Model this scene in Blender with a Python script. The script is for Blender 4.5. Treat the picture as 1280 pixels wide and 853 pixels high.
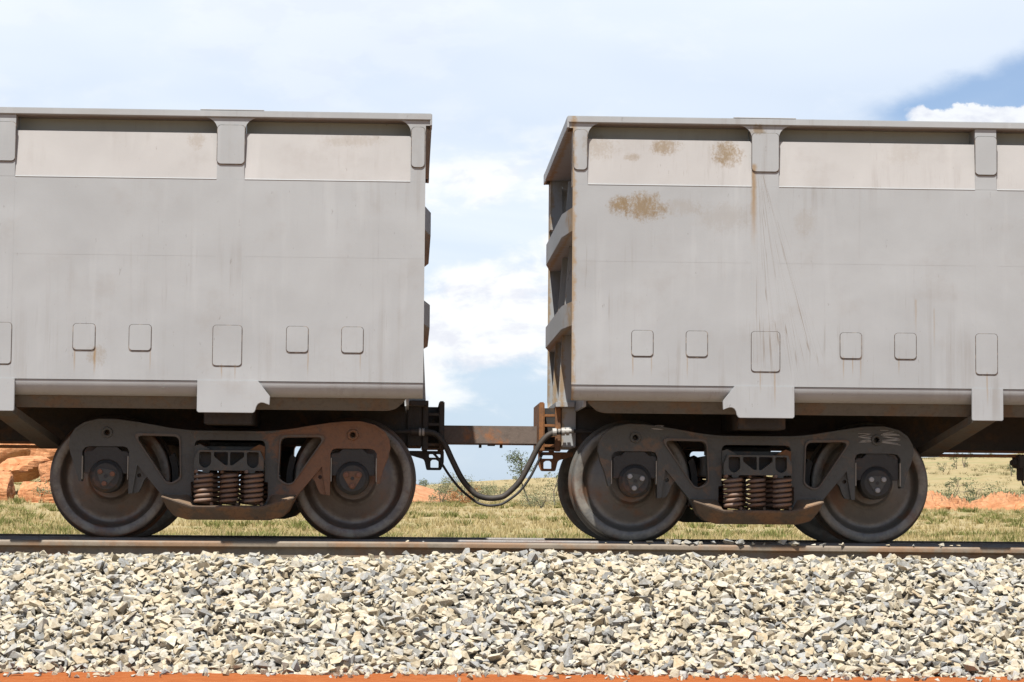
import bpy, bmesh, math, random
import numpy as np
from mathutils import Vector, Matrix, noise as mnoise
from mathutils.geometry import tessellate_polygon

scene = bpy.context.scene
for o in list(bpy.data.objects):
    bpy.data.objects.remove(o, do_unlink=True)
C = scene.collection
R = math.radians

# ------------------------------------------------------------------ camera
YAW, PITCH, ROLL = 0.0423, 0.0710, 0.0085
FPX = 2950.0
cam = bpy.data.cameras.new('camera')
cam.sensor_width = 36.0
cam.lens = FPX / 1280.0 * 36.0
cam.clip_start, cam.clip_end = 0.1, 8000
co = bpy.data.objects.new('camera', cam)
C.objects.link(co)
fw = Vector((math.sin(YAW) * math.cos(PITCH), math.cos(YAW) * math.cos(PITCH), math.sin(PITCH)))
r0 = Vector((math.cos(YAW), -math.sin(YAW), 0))
u0 = r0.cross(fw)
rr = r0 * math.cos(ROLL) + u0 * math.sin(ROLL)
uu = -r0 * math.sin(ROLL) + u0 * math.cos(ROLL)
M = Matrix((rr, uu, -fw)).transposed().to_4x4()
M.translation = Vector((0, -19.177, 0.2427))
co.matrix_world = M
scene.camera = co

# ------------------------------------------------------------------ sun, sky, exposure
SUN_EL, SUN_AZ = R(65.0), R(20.4)
d = Vector((math.sin(SUN_AZ) * math.cos(SUN_EL), math.cos(SUN_AZ) * math.cos(SUN_EL), -math.sin(SUN_EL)))
sl = bpy.data.lights.new('sun', 'SUN')
sl.energy = 5.0
sl.angle = R(0.53)
sl.color = (1.0, 0.975, 0.935)
so = bpy.data.objects.new('sun', sl)
so.rotation_euler = d.to_track_quat('-Z', 'Y').to_euler()
so.location = (-8, -30, 40)
C.objects.link(so)

world = bpy.data.worlds.new('World')
scene.world = world
world.use_nodes = True
world.cycles.sampling_method = 'MANUAL'
world.cycles.sample_map_resolution = 256
wt = world.node_tree
wt.nodes.clear()


class NT:
    """tiny helper round a node tree"""
    def __init__(self, t):
        self.t = t

    def n(self, kind, **kw):
        nd = self.t.nodes.new(kind)
        for k, v in kw.items():
            setattr(nd, k, v)
        return nd

    def l(self, a, b):
        self.t.links.new(a, b)

    def val(self, sock, v):
        if isinstance(v, (int, float)):
            sock.default_value = v
        elif isinstance(v, (tuple, list)):
            if len(v) == 3 and len(sock.default_value) == 4:
                v = (*v, 1)
            sock.default_value = v
        else:
            self.l(v, sock)

    def math(self, op, a, b=None, c=None, clamp=False):
        nd = self.n('ShaderNodeMath', operation=op, use_clamp=clamp)
        self.val(nd.inputs[0], a)
        if b is not None:
            self.val(nd.inputs[1], b)
        if c is not None:
            self.val(nd.inputs[2], c)
        return nd.outputs[0]

    def mix(self, f, a, b, blend='MIX'):
        nd = self.n('ShaderNodeMix', data_type='RGBA', blend_type=blend)
        self.val(nd.inputs[0], f)
        self.val(nd.inputs[6], a)
        self.val(nd.inputs[7], b)
        return nd.outputs[2]

    def noise(self, vec, scale, detail=4, rough=0.55, dist=0.0):
        nd = self.n('ShaderNodeTexNoise')
        self.l(vec, nd.inputs['Vector'])
        nd.inputs['Scale'].default_value = scale
        nd.inputs['Detail'].default_value = detail
        nd.inputs['Roughness'].default_value = rough
        nd.inputs['Distortion'].default_value = dist
        return nd.outputs['Fac']

    def ramp(self, f, a, b, lo=0.0, hi=1.0, smooth=True):
        nd = self.n('ShaderNodeMapRange')
        nd.interpolation_type = 'SMOOTHSTEP' if smooth else 'LINEAR'
        self.val(nd.inputs[0], f)
        for i, v in enumerate((a, b, lo, hi)):
            nd.inputs[i + 1].default_value = v
        return nd.outputs[0]

    def mapping(self, vec, scale=(1, 1, 1), loc=(0, 0, 0), rot=(0, 0, 0)):
        nd = self.n('ShaderNodeMapping')
        self.l(vec, nd.inputs['Vector'])
        nd.inputs['Scale'].default_value = scale
        nd.inputs['Location'].default_value = loc
        nd.inputs['Rotation'].default_value = rot
        return nd.outputs[0]

    def xyz(self, vec):
        nd = self.n('ShaderNodeSeparateXYZ')
        self.l(vec, nd.inputs[0])
        return nd.outputs


g = NT(wt)
out = g.n('ShaderNodeOutputWorld')
bg = g.n('ShaderNodeBackground')
sky = g.n('ShaderNodeTexSky', sky_type='NISHITA')
sky.sun_disc = False
sky.sun_elevation = SUN_EL
sky.sun_rotation = math.pi + SUN_AZ
sky.altitude = 400
sky.air_density = 1.0
sky.dust_density = 0.7
sky.ozone_density = 1.5
tc = g.n('ShaderNodeTexCoord')
dirv = tc.outputs['Generated']
ex, ey, ez = g.xyz(dirv)
# direction projected on a cloud layer, so the clouds flatten towards the horizon
zz = g.math('ADD', g.math('MAXIMUM', ez, 0.0), 0.10)
cmb = g.n('ShaderNodeCombineXYZ')
g.l(g.math('DIVIDE', ex, zz), cmb.inputs[0])
g.l(g.math('DIVIDE', ey, zz), cmb.inputs[1])
layer = cmb.outputs[0]
# thin high veil, everywhere
veil = g.ramp(g.noise(g.mapping(layer, (0.35, 0.35, 1), (3.1, 1.7, 0)), 1.0, 5, 0.55, 0.6), 0.30, 0.62)
# cumulus, seen side on: bubbled in azimuth and elevation
cum_v = g.mapping(dirv, (1, 1, 2.1), (0.31, 0.0, 0.12))
n_big = g.noise(cum_v, 9.0, 2, 0.5, 0.2)
n_det = g.noise(cum_v, 30.0, 6, 0.6, 0.25)
cum_f = g.math('ADD', g.math('MULTIPLY', n_big, 0.68), g.math('MULTIPLY', n_det, 0.36))
cum = g.ramp(cum_f, 0.470, 0.575)
lowfade = g.ramp(ez, 0.012, 0.055)
cum = g.math('MULTIPLY', cum, lowfade)
# sun-lit tops are white, bases slightly grey-violet
shade = g.noise(g.mapping(dirv, (1, 1, 2.1), (0.31, 0.0, 0.135)), 30.0, 5, 0.6, 0.25)
tone = g.ramp(g.math('SUBTRACT', n_det, shade), -0.16, 0.05)
ccol = g.mix(tone, (8.9, 8.9, 9.5, 1), (10.8, 10.8, 10.7, 1))
skyc = g.mix(1.0, sky.outputs[0], (0.78, 0.98, 1.22, 1), 'MULTIPLY')
# clear window in the veil, towards the right of the view
def blob(ax, az, rx, rz):
    a = g.math('DIVIDE', g.math('SUBTRACT', ex, ax), rx)
    b = g.math('DIVIDE', g.math('SUBTRACT', ez, az), rz)
    q = g.math('ADD', g.math('MULTIPLY', a, a), g.math('MULTIPLY', b, b))
    return g.math('SUBTRACT', 1.0, q)
hole_n = g.math('MULTIPLY', g.math('SUBTRACT', g.noise(g.mapping(dirv, (1, 1, 1.8)), 22, 5, 0.6), 0.5), 2.6)
fine_n = g.math('SUBTRACT', g.noise(g.mapping(dirv, (1, 1, 1.4)), 60, 6, 0.62), 0.5)
edge_l = g.math('ADD', 0.1700, g.math('MULTIPLY', g.math('SUBTRACT', ex, 0.1935), 0.375))
hole = g.ramp(g.math('ADD', g.math('SUBTRACT', edge_l, ez), g.math('MULTIPLY', hole_n, 0.0075)), -0.004, 0.008)
hole = g.math('MULTIPLY', hole, g.math('MULTIPLY', g.ramp(ex, 0.172, 0.205), g.ramp(ex, 0.60, 0.40)))
hole = g.math('MULTIPLY', hole, g.math('MULTIPLY', g.ramp(ey, 0.0, 0.3), g.ramp(ez, 0.05, 0.14)))
hole2 = g.math('MULTIPLY', g.ramp(g.noise(g.mapping(layer, (1.2, 0.5, 1), (7.1, 2.0, 0)), 1.0, 5, 0.6, 0.5), 0.58, 0.75), g.ramp(ez, 0.19, 0.21))
hole = g.math('MULTIPLY', g.math('MAXIMUM', hole, g.math('MULTIPLY', hole2, 0.6)), 0.72)
bank = g.ramp(g.math('ADD', g.math('SUBTRACT', 0.1690, ez), g.math('ADD', g.math('MULTIPLY', fine_n, 0.020), g.math('MULTIPLY', hole_n, 0.0025))), 0.0, 0.0022)
bank = g.math('MULTIPLY', bank, g.ramp(g.math('ADD', ex, g.math('MULTIPLY', fine_n, 0.03)), 0.203, 0.211))
bank = g.math('MULTIPLY', bank, g.math('MULTIPLY', g.ramp(ey, 0.0, 0.3), g.ramp(ez, 0.09, 0.13)))
veil = g.math('MULTIPLY', g.ramp(veil, 0.0, 1.0, 0.70, 0.97), g.math('SUBTRACT', 1.0, hole))
veil = g.math('MULTIPLY', veil, g.ramp(ez, 0.20, 0.42, 1.0, 0.08))
veil = g.math('MULTIPLY', veil, g.ramp(ez, 0.0, 0.16, 0.72, 1.0))
vcol = g.mix(g.ramp(ez, 0.0, 0.13), (6.7, 7.8, 9.5, 1), (9.3, 10.0, 10.9, 1))
c1 = g.mix(veil, skyc, vcol)
cum = g.math('MULTIPLY', cum, g.ramp(ez, 0.17, 0.13, 0.20, 1.0))
cum = g.math('MAXIMUM', g.math('MULTIPLY', cum, g.math('SUBTRACT', 1.0, hole)), bank)
c2 = g.mix(g.math('MULTIPLY', cum, 0.82), c1, ccol)
g.l(c2, bg.inputs[0])
bg.inputs[1].default_value = 0.052
g.l(bg.outputs[0], out.inputs[0])

vs = scene.view_settings
vs.view_transform = 'Standard'
vs.look = 'None'
vs.gamma = 1.0
vs.use_curve_mapping = False
vs.exposure = 0.95

# ------------------------------------------------------------------ helpers
ORD = 'first second third fourth fifth sixth seventh eighth ninth tenth eleventh twelfth thirteenth fourteenth fifteenth sixteenth seventeenth eighteenth nineteenth twentieth'.split()
ORD += ['twenty-' + w for w in ORD[:9]] + ['thirtieth'] + ['thirty-' + w for w in ORD[:9]]
random.seed(7)
rng = np.random.default_rng(11)


def tag(o, label=None, cat=None, group=None, kind=None):
    if label:
        o['label'] = label
    if cat:
        o['category'] = cat
    if group:
        o['group'] = group
    if kind:
        o['kind'] = kind
    return o


def empty(name, loc):
    o = bpy.data.objects.new(name, None)
    o.location = loc
    o.empty_display_size = 0.2
    C.objects.link(o)
    return o


def link(name, me, mat=None, parent=None, smooth=None):
    o = bpy.data.objects.new(name, me)
    C.objects.link(o)
    if mat is not None and not me.materials:
        me.materials.append(mat)
    if parent:
        o.parent = parent
    if smooth is not None:
        sharp_smooth(me, smooth)
    return o


def sharp_smooth(me, deg):
    """smooth shading with edges sharper than deg kept hard"""
    bm = bmesh.new()
    bm.from_mesh(me)
    lim = R(deg)
    for f in bm.faces:
        f.smooth = True
    for e in bm.edges:
        if len(e.link_faces) == 2:
            e.smooth = e.calc_face_angle(0) < lim
    bm.to_mesh(me)
    bm.free()


class MB:
    """collects shapes and builds ONE mesh object"""
    def __init__(self):
        self.v, self.f = [], []

    def add(self, vs_, fs_):
        k = len(self.v)
        self.v += [tuple(p) for p in vs_]
        self.f += [tuple(i + k for i in q) for q in fs_]
        return self

    def box(self, x0, x1, y0, y1, z0, z1):
        x0, x1 = min(x0, x1), max(x0, x1)
        y0, y1 = min(y0, y1), max(y0, y1)
        z0, z1 = min(z0, z1), max(z0, z1)
        return self.add([(x0, y0, z0), (x1, y0, z0), (x1, y1, z0), (x0, y1, z0),
                         (x0, y0, z1), (x1, y0, z1), (x1, y1, z1), (x0, y1, z1)],
                        [(0, 3, 2, 1), (4, 5, 6, 7), (0, 1, 5, 4), (1, 2, 6, 5), (2, 3, 7, 6), (3, 0, 4, 7)])

    def prism(self, loops, y0, y1, axis='y', at=lambda a, b, c: (a, c, b)):
        """outline (and holes) in a plane, extruded between two depths; at(a, b, depth) -> xyz"""
        loops = [list(l) for l in loops]
        flat = [p for l in loops for p in l]
        tris = tessellate_polygon([[Vector((a, b, 0)) for a, b in l] for l in loops])
        n = len(flat)
        vs_ = [at(a, b, y0) for a, b in flat] + [at(a, b, y1) for a, b in flat]
        fs_ = []
        for t in tris:
            fs_.append(tuple(t))
            fs_.append(tuple(i + n for i in reversed(t)))
        k = 0
        for l in loops:
            m = len(l)
            for i in range(m):
                j = (i + 1) % m
                fs_.append((k + i, k + j, k + j + n, k + i + n))
            k += m
        return self.add(vs_, fs_)

    def tube(self, pts, rad, seg=10, cap=True):
        pts = [Vector(p) for p in pts]
        n = len(pts)
        rads = rad if isinstance(rad, (list, tuple)) else [rad] * n
        vs_, fs_ = [], []
        up = Vector((0, 0, 1))
        t0 = (pts[1] - pts[0]).normalized()
        if abs(t0.dot(up)) > 0.95:
            up = Vector((0, 1, 0))
        a = t0.cross(up).normalized()
        for i, p in enumerate(pts):
            t = (pts[min(i + 1, n - 1)] - pts[max(i - 1, 0)]).normalized()
            a = (a - t * a.dot(t)).normalized()
            b = t.cross(a)
            for k in range(seg):
                th = 2 * math.pi * k / seg
                vs_.append(p + (a * math.cos(th) + b * math.sin(th)) * rads[i])
        for i in range(n - 1):
            for k in range(seg):
                k2 = (k + 1) % seg
                fs_.append((i * seg + k, i * seg + k2, (i + 1) * seg + k2, (i + 1) * seg + k))
        if cap:
            fs_.append(tuple(range(seg))[::-1])
            fs_.append(tuple((n - 1) * seg + k for k in range(seg)))
        return self.add(vs_, fs_)

    def lathe(self, prof, center, seg=64, sy=1):
        """profile of (radius, y) turned round an axle along y"""
        cx, cy, cz = center
        vs_, fs_ = [], []
        m = len(prof)
        for r_, y in prof:
            for k in range(seg):
                th = 2 * math.pi * k / seg
                vs_.append((cx + r_ * math.cos(th), cy + sy * y, cz + r_ * math.sin(th)))
        for i in range(m - 1):
            for k in range(seg):
                k2 = (k + 1) % seg
                q = (i * seg + k, i * seg + k2, (i + 1) * seg + k2, (i + 1) * seg + k)
                fs_.append(q if sy > 0 else q[::-1])
        return self.add(vs_, fs_)

    def mesh(self, name):
        me = bpy.data.meshes.new(name)
        me.from_pydata(self.v, [], self.f)
        bm = bmesh.new()
        bm.from_mesh(me)
        bmesh.ops.recalc_face_normals(bm, faces=bm.faces)
        bm.to_mesh(me)
        bm.free()
        return me

    def build(self, name, mat, parent=None, smooth=None, bevel=0.0, seg=2):
        me = self.mesh(name)
        if bevel:
            bm = bmesh.new()
            bm.from_mesh(me)
            bmesh.ops.dissolve_limit(bm, angle_limit=R(1), verts=bm.verts, edges=bm.edges)
            ed = [e for e in bm.edges if len(e.link_faces) == 2 and e.calc_face_angle(0) > R(30)]
            bmesh.ops.bevel(bm, geom=ed, offset=bevel, segments=seg, affect='EDGES', clamp_overlap=True)
            bm.to_mesh(me)
            bm.free()
            if smooth is None:
                smooth = 25
        return link(name, me, mat, parent, smooth)


def rrect(x0, x1, z0, z1, r_, n=5):
    x0, x1 = min(x0, x1), max(x0, x1)
    pts = []
    for cx, cz, a in ((x1 - r_, z1 - r_, 0), (x0 + r_, z1 - r_, 90), (x0 + r_, z0 + r_, 180), (x1 - r_, z0 + r_, 270)):
        for k in range(n + 1):
            th = R(a + 90 * k / n)
            pts.append((cx + r_ * math.cos(th), cz + r_ * math.sin(th)))
    return pts


def arc(cx, cz, r_, a0, a1, n=8):
    return [(cx + r_ * math.cos(R(a0 + (a1 - a0) * k / n)), cz + r_ * math.sin(R(a0 + (a1 - a0) * k / n))) for k in range(n + 1)]


def fillet(poly, r_, n=5):
    """round every corner of a polygon"""
    outp = []
    m = len(poly)
    for i in range(m):
        p0, p, p1 = Vector(poly[i - 1]), Vector(poly[i]), Vector(poly[(i + 1) % m])
        a, b = (p0 - p), (p1 - p)
        rr_ = r_[i] if isinstance(r_, (list, tuple)) else r_
        la, lb = a.length, b.length
        t = min(rr_, la * 0.45, lb * 0.45)
        if t < 1e-4:
            outp.append(tuple(p))
            continue
        q0, q1 = p + a / la * t, p + b / lb * t
        for k in range(n + 1):
            s = k / n
            outp.append(tuple((1 - s) ** 2 * q0 + 2 * s * (1 - s) * p + s * s * q1))
    return outp


def smooth_path(pts, n=8):
    pts = [Vector(p) for p in pts]
    outp = []
    for i in range(len(pts) - 1):
        p0, p1, p2, p3 = pts[max(i - 1, 0)], pts[i], pts[i + 1], pts[min(i + 2, len(pts) - 1)]
        for k in range(n):
            t = k / n
            outp.append(0.5 * ((2 * p1) + (p2 - p0) * t + (2 * p0 - 5 * p1 + 4 * p2 - p3) * t * t + (3 * p1 - p0 - 3 * p2 + p3) * t ** 3))
    outp.append(pts[-1])
    return outp


# ------------------------------------------------------------------ materials
def new_mat(name):
    m = bpy.data.materials.new(name)
    m.use_nodes = True
    t = m.node_tree
    t.nodes.clear()
    g_ = NT(t)
    o = g_.n('ShaderNodeOutputMaterial')
    b = g_.n('ShaderNodeBsdfPrincipled')
    g_.l(b.outputs[0], o.inputs[0])
    tcn = g_.n('ShaderNodeTexCoord')
    return m, g_, b, tcn


def bump(g_, b, h, strength, dist=0.01):
    nd = g_.n('ShaderNodeBump')
    nd.inputs['Strength'].default_value = strength
    nd.inputs['Distance'].default_value = dist
    g_.val(nd.inputs['Height'], h)
    g_.l(nd.outputs[0], b.inputs['Normal'])


def paint(name, base, seed, spots=(), streaks=0.3, fans=(), edge=None, drips=()):
    """weathered wagon paint; spots = rust scrapes (x, z, rx, rz, amount) in the wagon's own metres"""
    m, g_, b, tcn = new_mat(name)
    ob = g_.mapping(tcn.outputs['Object'], (1, 1, 1), (seed * 3.7, seed * 1.3, seed * 2.1))
    x, y, z = g_.xyz(tcn.outputs['Object'])
    col = g_.mix(g_.ramp(g_.noise(ob, 0.9, 5, 0.6, 0.4), 0.3, 0.7), tuple(c * 0.93 for c in base), tuple(c * 1.05 for c in base))
    blotch = g_.ramp(g_.noise(ob, 2.6, 6, 0.62), 0.54, 0.72)
    col = g_.mix(g_.math('MULTIPLY', blotch, 0.20), col, (0.20, 0.175, 0.15))
    # vertical run marks
    st = g_.noise(g_.mapping(ob, (17, 17, 0.55)), 1.0, 4, 0.62)
    stm = g_.ramp(st, 0.50, 0.72)
    brk = g_.ramp(g_.noise(ob, 1.7, 3), 0.40, 0.68)
    col = g_.mix(g_.math('MULTIPLY', g_.math('MULTIPLY', stm, brk), streaks), col, (0.16, 0.135, 0.11))
    fine = g_.ramp(g_.noise(g_.mapping(ob, (60, 60, 2.2)), 1.0, 3, 0.6), 0.62, 0.74)
    col = g_.mix(g_.math('MULTIPLY', g_.math('MULTIPLY', fine, brk), streaks * 0.9), col, (0.11, 0.08, 0.06))
    pale = g_.ramp(g_.noise(g_.mapping(ob, (9, 9, 0.8)), 1.0, 3, 0.5), 0.58, 0.75)
    col = g_.mix(g_.math('MULTIPLY', pale, 0.22), col, tuple(min(c * 1.28, .8) for c in base))
    # fine dark scuffs
    sc = g_.ramp(g_.noise(g_.mapping(ob, (26, 26, 9), (0, 0, 0), (0, 0.5, 0)), 1.0, 4, 0.7), 0.665, 0.73)
    col = g_.mix(g_.math('MULTIPLY', sc, 0.35), col, (0.10, 0.08, 0.065))
    n1 = g_.noise(g_.mapping(ob, (1, 1, 1), (0, 0, 0), (0, 0.6, 0)), 13, 6, 0.68)
    n2 = g_.noise(g_.mapping(ob, (26, 26, 8), (0, 0, 0), (0, 0.55, 0)), 1.0, 5, 0.7)
    nn = g_.math('ADD', g_.math('MULTIPLY', n1, 0.55), g_.math('MULTIPLY', n2, 0.45))
    n3 = g_.noise(ob, 55, 4, 0.75)
    for sx, sz, rx, rz, am in spots:
        a = g_.math('DIVIDE', g_.math('SUBTRACT', x, sx), rx)
        c = g_.math('DIVIDE', g_.math('SUBTRACT', z, sz), rz)
        q = g_.math('SUBTRACT', 1.0, g_.math('ADD', g_.math('MULTIPLY', a, a), g_.math('MULTIPLY', c, c)))
        q = g_.math('MAXIMUM', q, -1.0)
        k = g_.ramp(g_.math('ADD', g_.math('MULTIPLY', q, 0.24), g_.math('ADD', g_.math('MULTIPLY', nn, 0.62), g_.math('MULTIPLY', n3, 0.38))), 0.56, 0.76)
        k = g_.math('MULTIPLY', k, g_.ramp(q, -0.05, 0.3))
        k = g_.math('MULTIPLY', k, am)
        col = g_.mix(k, col, g_.mix(n2, (0.225, 0.165, 0.09), (0.125, 0.085, 0.045)))
    for fx, fz, lean, wid, zlo, am in fans:
        # thin rust runs fanning down from a point
        dz = g_.math('SUBTRACT', fz, z)
        xs = g_.math('DIVIDE', g_.math('SUBTRACT', x, fx), g_.math('ADD', dz, 0.22))
        cmbn = g_.n('ShaderNodeCombineXYZ')
        g_.l(xs, cmbn.inputs[0])
        g_.l(g_.math('MULTIPLY', z, 0.009), cmbn.inputs[1])
        ln = g_.noise(cmbn.outputs[0], 40, 2, 0.6, 0.0)
        k = g_.ramp(g_.math('ABSOLUTE', g_.math('SUBTRACT', ln, 0.5)), 0.0105, 0.002)
        k = g_.math('MULTIPLY', k, g_.ramp(g_.math('ABSOLUTE', g_.math('SUBTRACT', xs, lean)), wid, wid * 0.35))
        k = g_.math('MULTIPLY', k, g_.math('MULTIPLY', g_.ramp(dz, -0.02, 0.04), g_.ramp(z, zlo, zlo + 0.5)))
        col = g_.mix(g_.math('MULTIPLY', k, am), col, (0.11, 0.07, 0.032))
    for fx, z0, z1, wid, am in drips:
        k = g_.ramp(g_.math('ABSOLUTE', g_.math('ADD', g_.math('SUBTRACT', x, fx), g_.math('MULTIPLY', g_.math('SUBTRACT', n1, 0.5), wid))), wid, 0.0)
        k = g_.math('MULTIPLY', k, g_.math('MULTIPLY', g_.ramp(z, z0, z0 + (z1 - z0) * 0.7), g_.ramp(z, z1 + 0.01, z1 - 0.02)))
        col = g_.mix(g_.math('MULTIPLY', k, am), col, (0.21, 0.125, 0.04))
    if edge is not None:
        ex_, ew, am = edge
        k = g_.ramp(g_.math('ADD', g_.math('ABSOLUTE', g_.math('SUBTRACT', x, ex_)), g_.math('MULTIPLY', g_.math('SUBTRACT', n1, 0.5), ew * 3.2)), ew, 0.0)
        col = g_.mix(g_.math('MULTIPLY', k, am), col, (0.24, 0.15, 0.06))
    g_.l(col, b.inputs['Base Color'])
    b.inputs['Roughness'].default_value = 0.62
    b.inputs['Specular IOR Level'].default_value = 0.3
    h = g_.math('ADD', g_.math('MULTIPLY', g_.noise(ob, 1.3, 2), 1.0), g_.math('MULTIPLY', g_.noise(ob, 60, 4), 0.02))
    bump(g_, b, h, 0.5, 0.032)
    return m


def metal(name, dark, rust, amount=0.5, seed=0, rough=0.75, scale=6.0, xgrad=None, spec=0.3, dust_or_lit_top=0.0, rim=False):
    """cast or rolled steel: dirty dark coat with rust; xgrad = (x0, x1) more rust towards x1"""
    dark, rust = tuple(c * 0.66 for c in dark), tuple(c * 0.66 for c in rust)
    m, g_, b, tcn = new_mat(name)
    ob = g_.mapping(tcn.outputs['Object'], (1, 1, 1), (seed * 2.3, seed, seed * 1.9))
    f = g_.noise(ob, scale, 6, 0.65, 0.3)
    if xgrad:
        x = g_.xyz(tcn.outputs['Object'])[0]
        f = g_.math('ADD', f, g_.ramp(x, xgrad[0], xgrad[1], -0.10, 0.34))
    k = g_.ramp(f, 0.62 - 0.3 * amount, 0.78 - 0.3 * amount)
    col = g_.mix(k, dark, rust)
    col = g_.mix(g_.math('MULTIPLY', g_.ramp(g_.noise(ob, scale * 5, 5, 0.7), 0.45, 0.75), 0.45), col, tuple(c * 0.45 for c in dark))
    if rim:
        # worn, paler rim face and hub ring of a wheel, and a painted web sheen (each axle 0.935 m from the bogie centre)
        ox, oy, oz = g_.xyz(tcn.outputs['Object'])
        ddx = g_.math('SUBTRACT', g_.math('ABSOLUTE', ox), 0.935)
        ddz = g_.math('SUBTRACT', oz, 0.46)
        rad = g_.math('SQRT', g_.math('ADD', g_.math('MULTIPLY', ddx, ddx), g_.math('MULTIPLY', ddz, ddz)))
        nb = g_.noise(ob, 9, 5, 0.7)
        k1 = g_.math('MULTIPLY', g_.ramp(rad, 0.380, 0.392), g_.ramp(rad, 0.452, 0.440))
        k2 = g_.math('MULTIPLY', g_.ramp(rad, 0.285, 0.315), g_.ramp(rad, 0.352, 0.335))  # reflected light in the web groove, painted as a pale ring
        k3 = g_.math('MULTIPLY', g_.ramp(rad, 0.17, 0.18), g_.ramp(rad, 0.205, 0.19))
        kk = g_.math('MAXIMUM', k1, g_.math('MULTIPLY', g_.math('MAXIMUM', k2, k3), 0.7))
        col = g_.mix(g_.math('MULTIPLY', kk, g_.ramp(nb, 0.36, 0.66)), col, (0.175, 0.160, 0.132))
    if dust_or_lit_top:
        nz = g_.n('ShaderNodeNewGeometry')
        up = g_.xyz(nz.outputs['Normal'])[2]
        col = g_.mix(g_.math('MULTIPLY', g_.ramp(up, 0.2, 0.9), dust_or_lit_top), col, (0.26, 0.17, 0.10))
    g_.l(col, b.inputs['Base Color'])
    b.inputs['Roughness'].default_value = rough
    b.inputs['Specular IOR Level'].default_value = spec
    bump(g_, b, g_.noise(ob, scale * 9, 5, 0.7), 0.35, 0.006)
    return m


GREY = (0.281, 0.287, 0.285)
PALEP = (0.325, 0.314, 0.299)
P_left = paint('paint_left', GREY, 1.0, streaks=0.22,
               drips=[(-2.588, 1.19, 1.41, 0.010, 0.5), (-2.44, 1.18, 1.42, 0.014, 0.75), (-2.03, 1.2, 1.41, 0.008, 0.4), (-1.50, 1.17, 1.30, 0.009, 0.5), (-1.40, 1.16, 1.30, 0.008, 0.4), (-0.86, 1.18, 1.41, 0.008, 0.5), (-0.47, 1.22, 1.41, 0.008, 0.4)],
               spots=[(-2.43, 1.36, 0.10, 0.12, 0.35), (-0.55, 3.02, 0.35, 0.07, 0.25), (-1.72, 3.0, 0.10, 0.10, 0.30)])
P_right = paint('paint_right', GREY, 5.0, streaks=0.40,
                spots=[(0.54, 2.52, 0.24, 0.15, 0.9), (0.35, 2.53, 0.12, 0.10, 0.9), (0.80, 2.52, 0.26, 0.09, 0.20), (1.15, 2.45, 0.32, 0.16, 0.16),
                       (1.17, 2.98, 0.15, 0.13, 0.9), (0.70, 3.02, 0.16, 0.08, 0.8), (0.20, 3.0, 0.2, 0.15, 0.35),
                       (2.5, 2.98, 0.2, 0.12, 0.35), (1.76, 2.42, 0.12, 0.14, 0.18), (1.40, 3.12, 0.08, 0.06, 0.8)],
                fans=[(1.385, 2.80, 0.15, 0.24, 1.12, 0.60)], edge=(0.0, 0.035, 0.75), drips=[(0.46, 1.2, 1.41, 0.009, 0.5), (0.60, 1.22, 1.41, 0.008, 0.4), (0.87, 1.2, 1.41, 0.008, 0.45), (1.42, 1.1, 1.30, 0.009, 0.45), (1.53, 0.98, 1.30, 0.010, 0.5), (2.05, 1.2, 1.41, 0.008, 0.5), (2.12, 1.24, 1.41, 0.006, 0.6), (2.18, 1.2, 1.41, 0.006, 0.4), (2.47, 1.25, 1.41, 0.009, 0.4), (3.14, 1.0, 1.30, 0.010, 0.45), (1.37, 2.15, 2.86, 0.03, 0.75), (2.74, 1.4, 1.78, 0.010, 0.25), (2.60, 1.55, 1.85, 0.012, 0.35)])
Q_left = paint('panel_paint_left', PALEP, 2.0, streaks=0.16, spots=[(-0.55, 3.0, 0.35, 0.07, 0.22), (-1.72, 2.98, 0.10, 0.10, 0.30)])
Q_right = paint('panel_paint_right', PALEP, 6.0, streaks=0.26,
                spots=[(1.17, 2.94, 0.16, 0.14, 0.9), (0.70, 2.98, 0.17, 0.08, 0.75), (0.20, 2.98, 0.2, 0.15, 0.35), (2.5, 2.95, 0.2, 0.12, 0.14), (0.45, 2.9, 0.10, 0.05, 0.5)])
UNDER = metal('underframe_steel', (0.055, 0.05, 0.045), (0.10, 0.065, 0.04), 0.4, 3)
SHEET = metal('underside_sheet', (0.14, 0.125, 0.10), (0.16, 0.11, 0.07), 0.5, 4)
WELD = metal('weld_rust', (0.10, 0.075, 0.06), (0.34, 0.26, 0.19), 0.45, 5, scale=22)
RUSTY = metal('rusty_casting', (0.20, 0.10, 0.05), (0.30, 0.13, 0.045), 0.7, 6)
CAST_R = metal('side_frame_grey', (0.078, 0.082, 0.074), (0.16, 0.105, 0.065), 0.30, 7, dust_or_lit_top=0.55, rough=0.55, spec=0.45)
CAST_L = metal('side_frame_part_rusty', (0.080, 0.082, 0.074), (0.215, 0.100, 0.046), 0.32, 8, xgrad=(-0.1, 1.0), dust_or_lit_top=0.5, rough=0.55, spec=0.45)
WHEEL_L = metal('wheel_steel_brown', (0.12, 0.10, 0.085), (0.18, 0.09, 0.05), 0.45, 9, rough=0.42, spec=0.7, scale=4, rim=True)
WHEEL_R = metal('wheel_steel_grey', (0.135, 0.13, 0.115), (0.18, 0.10, 0.06), 0.40, 10, rough=0.42, spec=0.7, scale=4, rim=True)
BEAR = metal('bearing_black', (0.05, 0.05, 0.048), (0.12, 0.07, 0.045), 0.25, 11, rough=0.55)
CAST_EDGE = metal('pale_casting_edge', (0.15, 0.13, 0.11), (0.20, 0.12, 0.07), 0.4, 21, rough=0.55)  # paler, browner steel for the rims round the openings
PALE = metal('pale_wear_strip', (0.42, 0.39, 0.33), (0.36, 0.28, 0.2), 0.3, 22)
CHALK = metal('white_chalk', (0.62, 0.62, 0.6), (0.5, 0.5, 0.48), 0.3, 23, scale=40)
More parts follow.
